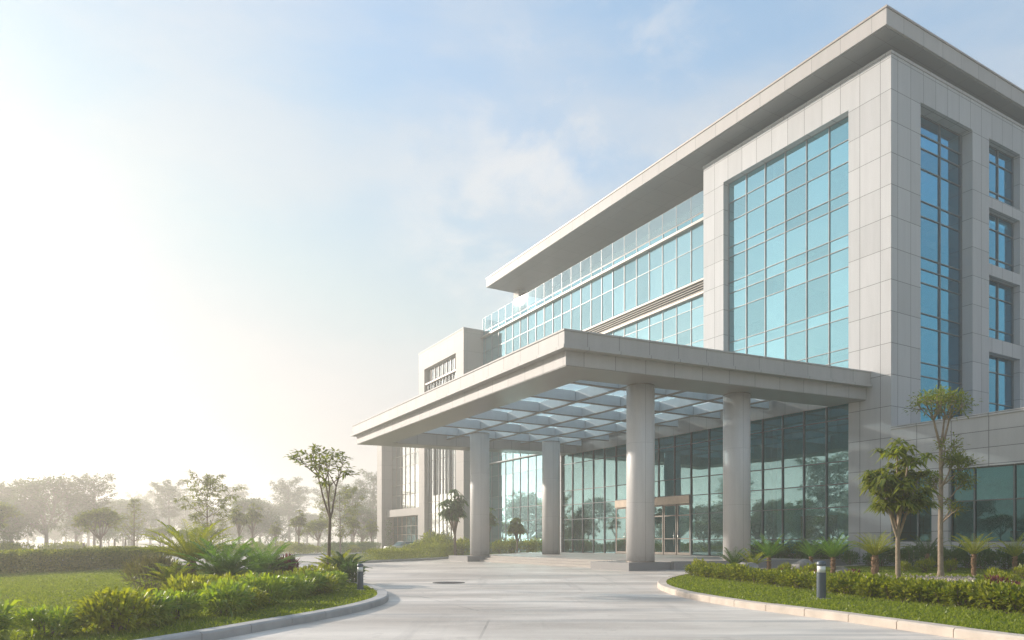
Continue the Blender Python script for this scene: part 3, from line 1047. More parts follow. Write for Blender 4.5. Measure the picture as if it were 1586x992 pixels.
# right low wing: its own building, front flush with the tower, running towards the camera
W = thing('annexe_building', 'low flat-roofed stone annexe with dark teal windows right of the tower', 'building', (CX, CY, 0), RZ)
wall('front_wall', W, 'x', 0.006, 0.42, -26.0, -0.004, -0.1, 7.64, [(-2.2, -0.006, 1.45, 5.18), (-24.0, -3.06, 1.45, 5.18)], M['stone_wing'])
mb = MB()
mb.box(-0.05, 0.5, -26.0, -0.004, 7.643, 7.80)
mb.build('coping', M['stone_wing'], W)
mb = MB()
mb.box(0.42, 22.0, -26.0, -0.01, 7.1, 7.4)
mb.box(0.42, 22.0, -26.0, -25.6, -0.1, 7.09)
mb.box(21.6, 22.0, -25.6, -0.01, -0.1, 7.09)
mb.build('roof', M['slab'], W)
glazing('window', W, 'x', 0.30, [-2.18, -1.35, -0.02], [1.47, 3.57, 5.16], M['mullion'], M['glass_wing'], mw=0.08)
glazing('window', W, 'x', 0.30, [-3.08, -4.2, -6.0, -7.8, -9.6, -11.4, -13.2, -15.0, -16.8, -18.6, -20.4, -22.2, -23.98][::-1], [1.47, 3.52, 5.16], M['mullion'], M['glass_wing'], mw=0.08)
mb = MB()
mb.box(6.0, 6.2, -25.6, -0.05, 0.0, 7.0)
mb.box(0.5, 6.0, -9.2, -9.0, 0.0, 7.0)
mb.build('inner_wall', M['interior'], W)
for a, b, z in ((-4.15, -3.15, 4.5), (-5.95, -4.25, 4.45), (-7.75, -6.05, 4.5), (-9.5, -7.9, 4.4)):
    MB().box(0.46, 0.48, min(a, b), max(a, b), z, 5.14).build('blind', M['blind'], W)
mb = MB()
mb.box(0.45, 6.0, -25.5, -0.1, 0.9, 1.1)
mb.box(2.0, 3.0, -8.0, -5.0, 1.1, 2.0)
mb.build('floor', M['interior_dark'], W)

# ------------------------------------------------------------------ entrance canopy
c_s0, c_t0 = 5.0, -13.6
CAN = thing('entrance_canopy', 'wide stone-faced entrance canopy with skylit grid on four round columns', 'canopy', bw(c_s0, c_t0) + (0,), RZ)
K = (-19.35, 3.37)
KR = (-0.02, 1.45)
KL = (-19.35, 34.1)
KLR = (-0.02, 32.2)


def cl(p):
    return (p[0] - c_t0, p[1] - c_s0)


def offset_quad(d):
    """outline grown by d outwards (not on the wall side)"""
    return [cl((K[0] - d, K[1] - d)), cl((KR[0], KR[1] - d)), cl((KLR[0], KLR[1] + d)), cl((KL[0] - d, KL[1] + d))]


# order: K, KR, KLR, KL is counter-clockwise in (t, s)
BORD = 2.3


def inner_quad(b, back=0.02):
    return [cl((K[0] + b, K[1] + b * 0.92)), cl((-back, KR[1] + b * 1.0)), cl((-back, KLR[1] - b)), cl((KL[0] + b, KL[1] - b))]


SOF, SKY_Z = 9.5, 10.72
mb = MB()
mb.ring(offset_quad(0.0), inner_quad(BORD), SOF + 0.03, 10.19)
low = mb.build('lower_fascia', M['canopy_stone'], CAN)
mb = MB()
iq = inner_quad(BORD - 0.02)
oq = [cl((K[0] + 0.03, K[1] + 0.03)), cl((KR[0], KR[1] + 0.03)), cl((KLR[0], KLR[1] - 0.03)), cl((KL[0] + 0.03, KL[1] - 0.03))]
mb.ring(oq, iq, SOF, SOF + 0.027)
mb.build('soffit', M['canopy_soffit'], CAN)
mb = MB()
mb.ring(offset_quad(0.38), inner_quad(BORD), 10.193, 10.34)
mb.build('cornice', M['canopy_stone'], CAN)
mb = MB()
mb.ring(offset_quad(0.26), inner_quad(BORD), 10.343, 11.0)
mb.build('upper_fascia', M['canopy_stone'], CAN)
mb = MB()
mb.ring(offset_quad(0.30), inner_quad(BORD), 11.003, 11.08)
mb.build('coping', M['canopy_stone'], CAN)
# skylight grid
g_t = [-12.4, -8.9, -5.6, -2.6]
tI0, tI1 = K[0] + BORD, -0.05
grid = MB()
edge = MB()


def s_lo(t):
    return K[1] + BORD * 0.92 + (t - K[0] - BORD) * (KR[1] + BORD - K[1] - BORD * 0.92) / (KR[0] - K[0] - BORD)


def s_hi(t):
    return KL[1] - BORD + (t - K[0] - BORD) * (KLR[1] - KL[1]) / (KLR[0] - KL[0] - BORD)


GZ0, GZ1 = 10.02, 10.70
for t in g_t:
    a, b = s_lo(t) + 0.12, s_hi(t) - 0.12
    grid.box(t - 0.10 - c_t0, t + 0.10 - c_t0, a - c_s0, b - c_s0, GZ0 + 0.05, GZ1)
    edge.box(t - 0.13 - c_t0, t + 0.13 - c_t0, a - c_s0, b - c_s0, GZ0, GZ0 + 0.047)
tt = [tI0] + g_t + [tI1]
for s in (8.2, 12.4, 16.6, 20.8, 25.0, 29.0):
    for i in range(len(tt) - 1):
        a, b = tt[i] + 0.14, tt[i + 1] - 0.14
        grid.box(a - c_t0, b - c_t0, s - 0.09 - c_s0, s + 0.09 - c_s0, GZ0 + 0.06, GZ1)
        edge.box(a - c_t0, b - c_t0, s - 0.12 - c_s0, s + 0.12 - c_s0, GZ0 + 0.01, GZ0 + 0.057)
gb = grid.build('skylight_beam', M['beam'], CAN)
edge.build('bottom_flange', M['beam_edge'], gb)
pn = MB()
ss = [None, 8.2, 12.4, 16.6, 20.8, 25.0, 29.0, None]
for i in range(len(tt) - 1):
    for j in range(len(ss) - 1):
        t0_, t1_ = tt[i], tt[i + 1]
        f0 = (lambda t: s_lo(t)) if ss[j] is None else (lambda t, q=ss[j]: q)
        f1 = (lambda t: s_hi(t)) if ss[j + 1] is None else (lambda t, q=ss[j + 1]: q)
        # every bay is a roof light with a solid rim: panels of glass in two strips
        for q in range(2):
            a0 = f0(t0_) + (f1(t0_) - f0(t0_)) * (q / 2 + 0.02)
            a1 = f0(t0_) + (f1(t0_) - f0(t0_)) * (q / 2 + 0.48)
            b0_ = f0(t1_) + (f1(t1_) - f0(t1_)) * (q / 2 + 0.02)
            b1_ = f0(t1_) + (f1(t1_) - f0(t1_)) * (q / 2 + 0.48)
            pn.add([(t0_ + 0.1 - c_t0, a0 - c_s0, SKY_Z), (t0_ + 0.1 - c_t0, a1 - c_s0, SKY_Z), (t1_ - 0.1 - c_t0, b1_ - c_s0, SKY_Z), (t1_ - 0.1 - c_t0, b0_ - c_s0, SKY_Z)], [(0, 1, 2, 3)])
pn.build('skylight_pane', M['skylight'], CAN)
bars = MB()
for j in range(len(ss) - 1):
    for i in range(len(tt) - 1):
        t0_, t1_ = tt[i], tt[i + 1]
        lo = (s_lo(t0_) if ss[j] is None else ss[j])
        hi = (s_hi(t0_) if ss[j + 1] is None else ss[j + 1])
        m = 0.5 * (lo + hi)
        bars.box(t0_ + 0.12 - c_t0, t1_ - 0.12 - c_t0, m - 0.08 - c_s0, m + 0.08 - c_s0, SKY_Z - 0.10, SKY_Z + 0.06)
bars.build('glazing_bar', M['beam'], CAN)

# columns: measured positions
for (px, Y) in ((992, 36.7), (1141, 38.9), (743, 53.0), (853.5, 57.4)):
    s, t = loc_of(pxd(px, Y))
    lx, ly = cl((t, s))
    mb = MB()
    mb.lathe([(0.72, 0.40), (0.72, 4.9), (0.72, SOF + 0.001)], 64)
    co = mb.build('column', M['column'], CAN, True, (lx, ly, 0))
    mb = MB()
    mb.lathe([(0.735, 0.401), (0.735, 0.47)], 48)
    mb.build('collar', M['mullion_pale'], co, False)
    mb = MB()
    mb.lathe([(0.735, SOF - 0.06), (0.735, SOF - 0.001)], 48)
    mb.build('collar', M['mullion_pale'], co, False)

# ------------------------------------------------------------------ entrance platform with steps and plinths
E = thing('entrance_steps', 'stone entrance platform with three low steps between granite plinths', 'steps', bw(5.0, -13.2) + (0,), RZ)


def el(t, s):
    return (t + 13.2, s - 5.0)


mb = MB()
pl = [el(-12.25, 4.2), el(0.25, 2.62), el(0.25, 33.0), el(-3, 33.0), el(-9, 28.0), el(-12.25, 25.4)]
mb.prism(pl, -0.05, 0.418)
mb.build('platform', M['paving'], E)
mb = MB()
mb.box(*[0.0, 0.945], 7.43 - 5, 22.17 - 5, -0.05, 0.416)
mb.box(-0.42, -0.003, 7.43 - 5, 22.17 - 5, -0.05, 0.28)
mb.box(-0.84, -0.423, 7.43 - 5, 22.17 - 5, -0.05, 0.14)
mb.build('step', M['paving'], E)
for a, b in ((4.2, 7.4), (22.2, 25.4)):
    mb = MB()
    mb.box(-15.0 + 13.2, -12.253 + 13.2, a - 5, b - 5, -0.05, 0.40)
    mb.build('plinth', M['granite'], E)
mb = MB()
mb.prism([el(-12.25, 3.95), el(0.2, 2.4), el(0.2, 2.61), el(-12.25, 4.19)], -0.05, 0.44)
mb.build('kerb_stone', M['granite'], E)

# low planter wall under the lobby glass right of the steps
pwl = tag(MB().box(-0.55, -0.15, 0.0, 8.6, 0, 0.62).build('planter_wall', M['rock']), 'low grey planter wall under the lobby glass behind the cycads', 'wall')
pwl.location = bw(2.7, 0) + (0.1,)
pwl.rotation_euler = (0, 0, RZ)


# ------------------------------------------------------------------ plants
def npr(seed):
    return np.random.RandomState(seed)


def rand_dir(r, n):
    d = r.normal(size=(n, 3))
    return d / np.linalg.norm(d, axis=1, keepdims=True)


def shrub_mesh(seed, rx, ry, h, n, L, W, upb=0.6, out=0.7, lumps=7, droop=0.2):
    """leafy bush: leaves through the volume of several lumps"""
    r = npr(seed)
    mb = MB()
    cen = [(0, 0, h * 0.45, 0.75)]
    for i in range(lumps):
        a = r.uniform(0, 6.28)
        q = r.uniform(0.25, 0.62)
        cen.append((math.cos(a) * q * rx, math.sin(a) * q * ry, h * r.uniform(0.3, 0.68), r.uniform(0.32, 0.5)))
    per = np.array([c[3] ** 2 for c in cen])
    per = (per / per.sum() * n).astype(int)
    for c, m in zip(cen, per):
        d = rand_dir(r, m)
        rr = r.uniform(0.35, 1.0, (m, 1)) ** 0.5 * c[3]
        P = np.array(c[:3]) + d * rr * np.array([rx, ry, h * 0.62])
        P[:, 2] = np.maximum(P[:, 2], 0.03)
        P[:, 2] = np.minimum(P[:, 2], h * 0.95)
        D = d * out + np.array([0, 0, upb]) + rand_dir(r, m) * 0.55
        mb.leaves(P, D, L * r.uniform(0.6, 1.25, m), W * r.uniform(0.7, 1.3, m), droop, roll=rand_dir(r, m) * 0.5)
    return mb


def stems_mesh(seed, rx, ry, h, n=9, r0=0.012):
    r = npr(seed)
    mb = MB()
    for i in range(n):
        a = r.uniform(0, 6.28)
        q = r.uniform(0.1, 0.6)
        b = (math.cos(a) * 0.12 * rx, math.sin(a) * 0.12 * ry, -0.02)
        e = (math.cos(a) * q * rx, math.sin(a) * q * ry, h * r.uniform(0.55, 0.8))
        m = tuple((np.array(b) + np.array(e)) / 2 + np.array([0, 0, 0.05]))
        mb.tube([b, m, e], [r0, r0 * 0.8, r0 * 0.4], 5)
    return mb


def make_shrub(name, label, cat, loc, seed, rx, ry, h, n, L, W, mat, group=None, rz=0.0, **kw):
    t = thing(name, label, cat, loc, rz, group)
    shrub_mesh(seed, rx, ry, h, n, L, W, **kw).build('foliage', mat, t)
    stems_mesh(seed, rx, ry, h).build('stem', M['bark'], t)
    return t


def cycad_mesh(seed, n, length, arch=0.9, leaf=0.22, w=0.022, lean0=0.15, lean1=1.25, pairs=24, z0=0.0):
    r = npr(seed)
    mb = MB()
    for i in range(n):
        az = i * 2.39996 + r.uniform(-0.2, 0.2)
        f = (i + 0.5) / n
        el_ = math.pi / 2 - (lean0 + (lean1 - lean0) * f ** 0.8) + r.uniform(-0.08, 0.08)
        Lf = length * r.uniform(0.82, 1.08) * (0.85 + 0.15 * f)
        hd = np.array([math.cos(az), math.sin(az), 0])
        sd = np.array([-math.sin(az), math.cos(az), 0])
        k = 9
        pts = [np.array([0, 0, z0]) + hd * 0.04]
        e = el_
        for q in range(k):
            dvec = hd * math.cos(e) + np.array([0, 0, 1]) * math.sin(e)
            pts.append(pts[-1] + dvec * Lf / k)
            e -= arch * (0.4 + 1.2 * q / k) / k
        pts = np.array(pts)
        mb.tube(pts.tolist(), [0.014 - 0.011 * q / k for q in range(k + 1)], 4, False)
        tpos = np.linspace(0.12, 0.99, pairs)
        idx = tpos * k
        i0 = np.minimum(idx.astype(int), k - 1)
        fr = (idx - i0)[:, None]
        P = pts[i0] * (1 - fr) + pts[i0 + 1] * fr
        T = pts[i0 + 1] - pts[i0]
        T /= np.linalg.norm(T, axis=1, keepdims=True)
        ln = leaf * (np.sin(np.clip(tpos * 0.93 + 0.09, 0, 1) * math.pi) ** 0.6 * 0.9 + 0.12)
        for sg in (-1, 1):
            Dv = T * 0.65 + sd * sg * 0.85 + np.array([0, 0, 0.22]) + r.normal(size=(pairs, 3)) * 0.07
            mb.leaves(P, Dv, ln, w, 0.18)
    return mb


def make_cycad(name, label, cat, loc, seed, n, length, trunk_h, mat, group=None, tr=0.10, **kw):
    t = thing(name, label, cat, loc, 0.3 * seed, group)
    cycad_mesh(seed, n, length, z0=trunk_h, **kw).build('crown', mat, t)
    r = npr(seed + 5)
    mb = MB()
    k = 8
    mb.tube([(0.02 * math.sin(q), 0.02 * math.cos(q * 1.7), -0.05 + (trunk_h + 0.08) * q / k) for q in range(k + 1)], [tr * (1.15 - 0.25 * q / k + 0.08 * (q % 2)) for q in range(k + 1)], 9)
    # old leaf bases
    for q in range(40):
        a = q * 2.4
        z = trunk_h * (q + 1) / 42
        p = np.array([math.cos(a) * tr * 0.9, math.sin(a) * tr * 0.9, z])
        mb.tube([tuple(p), tuple(p + np.array([math.cos(a) * 0.05, math.sin(a) * 0.05, 0.05]))], [0.022, 0.010], 4)
    mb.build('trunk', M['cycad_trunk'], t)
    return t


# ---- trees
def limb(mb, r, p, d, L, r0, r1, bend=0.25, up=0.15, k=5, n=6):
    p = np.array(p, float)
    d = np.array(d, float)
    d /= np.linalg.norm(d)
    pts = [p.copy()]
    for i in range(k):
        d = d + r.normal(size=3) * bend / k + np.array([0, 0, up / k])
        d /= np.linalg.norm(d)
        p = p + d * L / k
        pts.append(p.copy())
    mb.tube([tuple(x) for x in pts], [r0 + (r1 - r0) * i / k for i in range(k + 1)], n, False)
    return pts, d


def spray(lf, r, p, d, n, L, W, rad_, flat=0.4, droop=0.25):
    """leaves round a twig end"""
    if n <= 0:
        return
    o = rand_dir(r, n)
    o[:, 2] *= flat
    P = np.array(p) + o * rad_ * r.uniform(0.1, 1, (n, 1))
    D = o * 0.9 + np.array(d) * 0.5 + r.normal(size=(n, 3)) * 0.25
    D[:, 2] *= (0.5 + flat * 0.5)
    lf.leaves(P, D, L * r.uniform(0.65, 1.2, n), W * r.uniform(0.7, 1.25, n), droop, roll=rand_dir(r, n) * 0.35)


def pick_dir(d, ang, az):
    d = Vector(d).normalized()
    a = d.orthogonal().normalized()
    b = d.cross(a)
    return np.array(d * math.cos(ang) + (a * math.cos(az) + b * math.sin(az)) * math.sin(ang))


def tree_general(seed, P):
    """recursive tree: returns (trunk MB, crown MB)"""
    r = npr(seed)
    wd, lf = MB(), MB()
    pts, d = limb(wd, r, (0, 0, -0.1), (P.get('lean', 0), 0, 1), P['trunk'] + 0.1, P['r'], P['r'] * 0.62, P.get('tb', 0.08), 0.05, 7, 9)
    # root flare
    wd.tube([(0, 0, -0.1), (0, 0, 0.25)], [P['r'] * 1.5, P['r'] * 1.0], 9, False)

    def rec(p, d, L, r0, lev):
        if lev >= P['levels']:
            spray(lf, r, p, d, P['leaves'], P['L'], P['W'], P['clump'], P.get('flat', 0.5), P.get('droop', 0.25))
            return
        nb = P['nb'][lev]
        az0 = r.uniform(0, 6.28)
        for i in range(nb):
            ang = r.uniform(*P['ang'][lev])
            dd = pick_dir(d, ang, az0 + i * 6.28 / nb + r.uniform(-0.4, 0.4))
            LL = L * r.uniform(0.75, 1.15)
            pts_, d2 = limb(wd, r, p, dd, LL, r0, r0 * 0.55, P.get('bend', 0.35), P['up'][lev], 4, 5)
            if lev >= P['levels'] - 2:
                for q in pts_[2:-1]:
                    spray(lf, r, q, d2, int(P['leaves'] * P.get('along', 0.4)), P['L'], P['W'], P['clump'] * 0.8, P.get('flat', 0.5), P.get('droop', 0.25))
            rec(pts_[-1], d2, L * P['ratio'], r0 * 0.55, lev + 1)
    rec(pts[-1], d, P['limb'], P['r'] * 0.55, 0)
    for q in P.get('extra', ()):            # limbs leaving the trunk lower down
        f, L, lev = q
        i = int(f * 7)
        for a in range(2):
            dd = pick_dir((0, 0, 1), r.uniform(0.7, 1.1), r.uniform(0, 6.28))
            pts_, d2 = limb(wd, r, pts[i], dd, L, P['r'] * 0.4, P['r'] * 0.2, 0.3, 0.4, 4, 5)
            rec(pts_[-1], d2, L * P['ratio'], P['r'] * 0.2, lev)
    return wd, lf


def tree_leader(seed, h, r0, z0, tiers, reach, L, W, leaves, clump, up=0.2, flat=0.3, top=0.25, per=4, prof=None, spread=1.2):
    """a straight leader with tiers of spreading branches"""
    r = npr(seed)
    wd, lf = MB(), MB()
    pts, d = limb(wd, r, (0, 0, -0.1), (0, 0, 1), h + 0.1, r0, r0 * 0.2, 0.06, 0.1, 10, 8)
    pts = np.array(pts)
    wd.tube([(0, 0, -0.1), (0, 0, 0.25)], [r0 * 1.5, r0 * 1.0], 9, False)
    for i in range(tiers):
        f = i / max(1, tiers - 1)
        z = z0 + (h * 0.97 - z0) * f
        x = (z + 0.1) / (h + 0.1) * 10
        k = min(9, int(x))
        p = pts[k] * (1 - (x - k)) + pts[k + 1] * (x - k)
        R_ = reach * (prof(f) if prof else (1 - f * (1 - top)))
        az0 = r.uniform(0, 6.28)
        for q in range(per):
            az = az0 + q * 6.28 / per + r.uniform(-0.4, 0.4)
            e = r.uniform(0.15, 0.55)
            dd = np.array([math.cos(az) * math.cos(e), math.sin(az) * math.cos(e), math.sin(e)])
            LL = R_ * r.uniform(0.7, 1.15)
            pp, d2 = limb(wd, r, p, dd, LL, r0 * 0.35 * (1 - 0.5 * f), r0 * 0.1, 0.25, up, 4, 5)
            for m, c in enumerate(pp[1:]):
                fr = (m + 1) / 4
                for tw in range(2):
                    a2 = r.uniform(-spread, spread)
                    dt = np.array([math.cos(az + a2), math.sin(az + a2), r.uniform(-0.05, 0.3)])
                    tl = LL * 0.28 * r.uniform(0.6, 1.2)
                    tp = c + dt * tl
                    wd.tube([tuple(c), tuple(tp)], [r0 * 0.10, r0 * 0.05], 4, False)
                    spray(lf, r, tp, dt, int(leaves * (0.35 + 0.65 * fr)), L, W, clump, flat)
    spray(lf, r, pts[-1], (0, 0, 1), leaves, L, W, clump, 0.6)
    return wd, lf


def rosette(lf, r, p, n, L, W, dr=0.6, spread=1.15):
    az = r.uniform(0, 6.28, n)
    e = math.pi / 2 - spread * r.uniform(0.15, 1.0, n) ** 0.7
    D = np.stack([np.cos(az) * np.cos(e), np.sin(az) * np.cos(e), np.sin(e)], 1)
    # three-part drooping strap leaves
    P0 = np.repeat(np.array(p)[None], n, 0)
    ln = L * r.uniform(0.7, 1.15, n)
    lf.leaves(P0, D, ln, W, dr)


def tree_rosette(seed, trunk, r0, nlimb, reach, rise, per, L, W, nleaf, spread=1.25, droop=0.55, fill=0):
    r = npr(seed)
    wd, lf = MB(), MB()
    pts, d = limb(wd, r, (0, 0, -0.1), (0, 0, 1), trunk + 0.1, r0, r0 * 0.75, 0.05, 0.05, 6, 9)
    wd.tube([(0, 0, -0.1), (0, 0, 0.2)], [r0 * 1.35, r0], 9, False)
    for i in range(nlimb):
        az = i * 6.28 / nlimb + r.uniform(-0.3, 0.3)
        q = r.uniform(0.35, 1.0)
        if i == 0:
            q = 0.1
        e = np.array([math.cos(az) * reach * q, math.sin(az) * reach * q, rise * (1.05 - 0.45 * q * r.uniform(0.8, 1.2))])
        L_ = np.linalg.norm(e)
        pp, d2 = limb(wd, r, pts[-1 - (i % 2)], e / L_, L_, r0 * 0.6, r0 * 0.25, 0.2, 0.25, 5, 6)
        for k in range(per):
            b = pp[3] if k else pp[-1]
            dd = pick_dir(d2, r.uniform(0.4, 0.9), r.uniform(0, 6.28))
            dd[2] = abs(dd[2]) * 0.6 + 0.15
            tl = reach * 0.38 * r.uniform(0.6, 1.2) if k else 0.05
            tp = b + dd * tl
            wd.tube([tuple(b), tuple(tp)], [r0 * 0.24, r0 * 0.15], 5, False)
            rosette(lf, r, tp, nleaf, L, W, droop, spread)
        for k in range(fill):
            b = pp[r.randint(1, 6)]
            dd = np.array([r.normal(), r.normal(), r.uniform(-0.25, 0.5)])
            dd /= np.linalg.norm(dd)
            tp = b + dd * reach * r.uniform(0.25, 0.6)
            tp[2] = max(tp[2], trunk + rise * 0.30)
            wd.tube([tuple(b), tuple(tp)], [r0 * 0.16, r0 * 0.08], 4, False)
            rosette(lf, r, tp, nleaf, L, W, droop, spread)
    return wd, lf


def make_tree(name, label, loc, pair, leaf_mat, bark_mat, group=None, rz=0.0, cat='tree'):
    t = thing(name, label, cat, loc, rz, group)
    pair[0].build('trunk', bark_mat, t, True)
    pair[1].build('crown', leaf_mat, t)
    return t


# --- tree in the left island
x, y = pxd(508, 24.6)
P_sap = dict(trunk=2.15, r=0.075, levels=3, nb=(4, 3, 3), ang=((0.28, 0.5), (0.35, 0.7), (0.4, 0.9)), up=(0.25, 0.15, 0.1), limb=1.45, ratio=0.5, leaves=16, L=0.20, W=0.075, clump=0.16, flat=0.35, droop=0.25, along=0.25, bend=0.3, lean=0.03)
make_tree('young_tree', 'slender young tree with open umbrella crown in the left planting bed', (x, y, LZ), tree_general(3, P_sap), M['leaf_tree'], M['bark'], rz=0.7)

# --- right garden trees
x, y = pxd(1391, 22.9)
make_tree('umbrella_tree', 'pale-trunked forked tree with drooping green rosettes before the tower corner', (x, y, LZ), tree_rosette(21, 1.75, 0.085, 6, 1.05, 2.45, 3, 0.55, 0.10, 26, 1.4, 0.7, fill=11), M['leaf_tree'], M['bark_pale'], rz=0.4)
x, y = pxd(1457, 27.4)
P_sl = dict(trunk=4.9, r=0.105, levels=3, nb=(4, 4, 3), ang=((0.2, 0.5), (0.35, 0.7), (0.4, 0.9)), up=(0.2, 0.15, 0.1), limb=1.35, ratio=0.55, leaves=20, L=0.16, W=0.055, clump=0.32, flat=0.7, along=0.4, bend=0.35, extra=((0.45, 0.6, 2), (0.58, 0.8, 1), (0.72, 0.8, 1), (0.86, 0.8, 2)))
make_tree('slender_tree', 'tall thin tree with sparse feathery crown in front of the annexe wall', (x, y, LZ), tree_general(8, P_sl), M['leaf_tree'], M['bark_pale'])

# --- cycads and small palms, right garden: (px, base y, frond length, trunk height, fronds, colour, label)
cyc = [
    (1137, 889, 0.85, 0.30, 26, 'leaf_dark', 'dark low cycad at the near end of the right garden beside the round column'),
    (1166, 890, 0.80, 0.30, 20, 'leaf_cycad_yellow', 'yellow-green feather palm between the dark cycad and the taller palms'),
    (1191, 889, 1.05, 0.62, 24, 'leaf_cycad', 'bright green upright palm in front of the lobby glass'),
    (1256, 882, 1.10, 0.55, 22, 'leaf_cycad', 'loose grey-green palm behind the light bollard'),
    (1290, 893, 0.98, 0.66, 34, 'leaf_cycad', 'full-headed palm just right of the light bollard'),
    (1355, 893, 1.05, 0.72, 44, 'leaf_cycad_yellow', 'thick-trunked golden cycad in front of the tower pier'),
    (1436, 884, 1.05, 0.70, 24, 'leaf_dark', 'shaded palm under the annexe window between two trees'),
    (1508, 893, 1.02, 0.78, 30, 'leaf_cycad_yellow', 'small slim-trunked palm standing on the lawn before the annexe'),
    (1572, 891, 0.95, 0.68, 24, 'leaf_cycad_yellow', 'yellow-green palm at the right end of the annexe bed'),
    (1478, 884, 0.9, 0.5, 22, 'leaf_dark', 'dark arching palm behind the tall thin tree'),
]
for i, (px, by, Lf, th, n, mt, lab) in enumerate(cyc):
    x, y = pxg(px, by, LZ)
    make_cycad('cycad' if th > 0.6 else 'dwarf_palm', lab, 'palm', (x, y, LZ), 30 + i, int(n * 0.8), Lf * 1.22, th * 1.1, M[mt], tr=0.12 if px == 1355 else 0.07, arch=0.85 if i % 2 else 0.65, leaf=0.24, lean1=1.05, w=0.022, pairs=22)

# --- left bed palms
lcy = [
    (297, 911, 1.75, 0.75, 40, 'leaf_cycad_yellow', 'large golden cycad with a short trunk at the back of the left bed', 0.36, 0.11),
    (347, 917, 1.50, 0.35, 46, 'leaf_cycad', 'broad deep green cycad right of the golden one in the left bed', 0.34, 0.12),
    (408, 903, 1.55, 0.30, 34, 'leaf_cycad', 'low spreading green cycad behind the broad one in the left bed', 0.32, 0.10),
    (520, 899, 1.15, 0.25, 30, 'leaf_cycad_yellow', 'yellow-tipped palm clump at the foot of the slender young tree', 0.30, 0.07),
    (536, 901, 0.95, 0.25, 26, 'leaf_dark', 'dark feathery palm between the young tree and the left bollard', 0.28, 0.07),
    (268, 921, 0.95, 0.2, 26, 'leaf_cycad_yellow', 'small yellow fern-like palm below the golden cycad', 0.25, 0.07),
]
for i, (px, by, Lf, th, n, mt, lab, lf_, tr) in enumerate(lcy):
    x, y = pxg(px, by, LZ)
    make_cycad('cycad', lab, 'palm', (x, y, LZ), 60 + i, n, Lf, th, M[mt], tr=tr, arch=0.8, leaf=lf_, w=0.034, pairs=30)

# --- left bed shrubs: first row of lush bushes along the kerb
protos = []
for i in range(4):
    mt = ['leaf_lush', 'leaf_lush', 'leaf_gold', 'leaf_lush'][i]
    t = make_shrub('leafy_shrub', 'lush long-leaved green and yellow bush in the front row by the left kerb', 'shrub', (0, 0, LZ), 100 + i, 0.62, 0.62, 0.56, 900, 0.27, 0.046, M[mt], 'bushes in the front row of the left bed', upb=0.85, lumps=7, droop=0.45)
    protos.append(t)
row = smooth_path([pxg(-60, 1003, LZ), pxg(40, 992, LZ), pxg(150, 984, LZ), pxg(250, 966, LZ), pxg(335, 954, LZ), pxg(415, 940, LZ), pxg(475, 926, LZ), pxg(535, 912, LZ)], 8)
row = [np.array(p) for p in row]
dist, k = 0.0, 0
pos = [row[0]]
for a, b in zip(row[:-1], row[1:]):
    dist += float(np.linalg.norm(b - a))
    if dist > 0.9:
        pos.append(b)
        dist = 0
rr = random.Random(5)
ORD = 'first second third fourth fifth sixth seventh eighth ninth tenth eleventh twelfth thirteenth fourteenth fifteenth sixteenth seventeenth eighteenth nineteenth twentieth'.split()


def ordinal(i):
    if i < 20:
        return ORD[i]
    return ('twenty-' if i < 29 else 'thirty-') + ORD[(i - 20) % 10] if i not in (29, 39) else ('thirtieth' if i == 29 else 'fortieth')


for i, p in enumerate(pos):
    lab1 = 'lush long-leaved bush in the front row of the left bed, %s from the bollard' % ordinal(len(pos) - 1 - i)
    loc = (p[0] + rr.uniform(-0.25, 0.15) - 0.15, p[1] + rr.uniform(-0.15, 0.2) + 0.1, LZ)
    sc = rr.uniform(0.72, 1.16)
    rz = rr.uniform(0, 6.28)
    if i < 4:
        q = protos[i]
        q.location, q.rotation_euler, q.scale = loc, (0, 0, rz), (sc, sc, sc)
        q['label'] = lab1
    else:
        dup(protos[i % 4], loc, rz, sc, lab1, group='bushes in the front row of the left bed')
# second row: golden and grey bushes behind
lab2 = 'golden leafy bush in the second row of the left bed, below the broad green cycad'
g2 = 'golden bushes in the second row of the left bed'
sp2 = [(330, 935), (300, 940), (385, 926), (430, 918), (468, 911), (500, 905)]
t0 = None
for i, (px, by) in enumerate(sp2):
    x, y = pxg(px, by, LZ)
    if t0 is None:
        t0 = make_shrub('golden_shrub', lab2, 'shrub', (x, y, LZ), 140, 0.72, 0.72, 0.60, 900, 0.20, 0.05, M['leaf_gold'], g2, lumps=8)
    else:
        dup(t0, (x, y, LZ), i * 1.3, rr.uniform(0.85, 1.1), group=g2)['label'] = 'golden leafy bush in the second row of the left bed, ' + ['', 'leftmost of its row', 'right of the cycads', 'below the red-leaved plant', 'left of the young tree', 'by the young tree trunk'][i]
x, y = pxg(236, 918, LZ)
make_shrub('dry_shrub', 'greyish olive spiky bush left of the golden cycad on the lawn edge', 'shrub', (x, y, LZ), 150, 0.95, 0.8, 1.0, 1400, 0.22, 0.035, M['leaf_dry'], upb=0.9)
x, y = pxg(441, 899, LZ)
make_shrub('cordyline', 'dark red strap-leaved plant among green bushes in the left bed', 'plant', (x, y, LZ), 152, 0.55, 0.55, 0.85, 700, 0.36, 0.045, M['leaf_red'], upb=1.1, out=0.6, lumps=5)
x, y = pxg(415, 901, LZ)
make_shrub('dark_shrub', 'dark green rounded bush left of the red-leaved plant', 'shrub', (x, y, LZ), 153, 0.9, 0.9, 1.0, 1600, 0.13, 0.05, M['leaf_dark'])
x, y = pxg(548, 903, LZ)
make_shrub('dark_shrub', 'dark green bush close beside the left bollard', 'shrub', (x, y, LZ), 154, 0.5, 0.5, 0.75, 900, 0.13, 0.05, M['leaf_dark'])

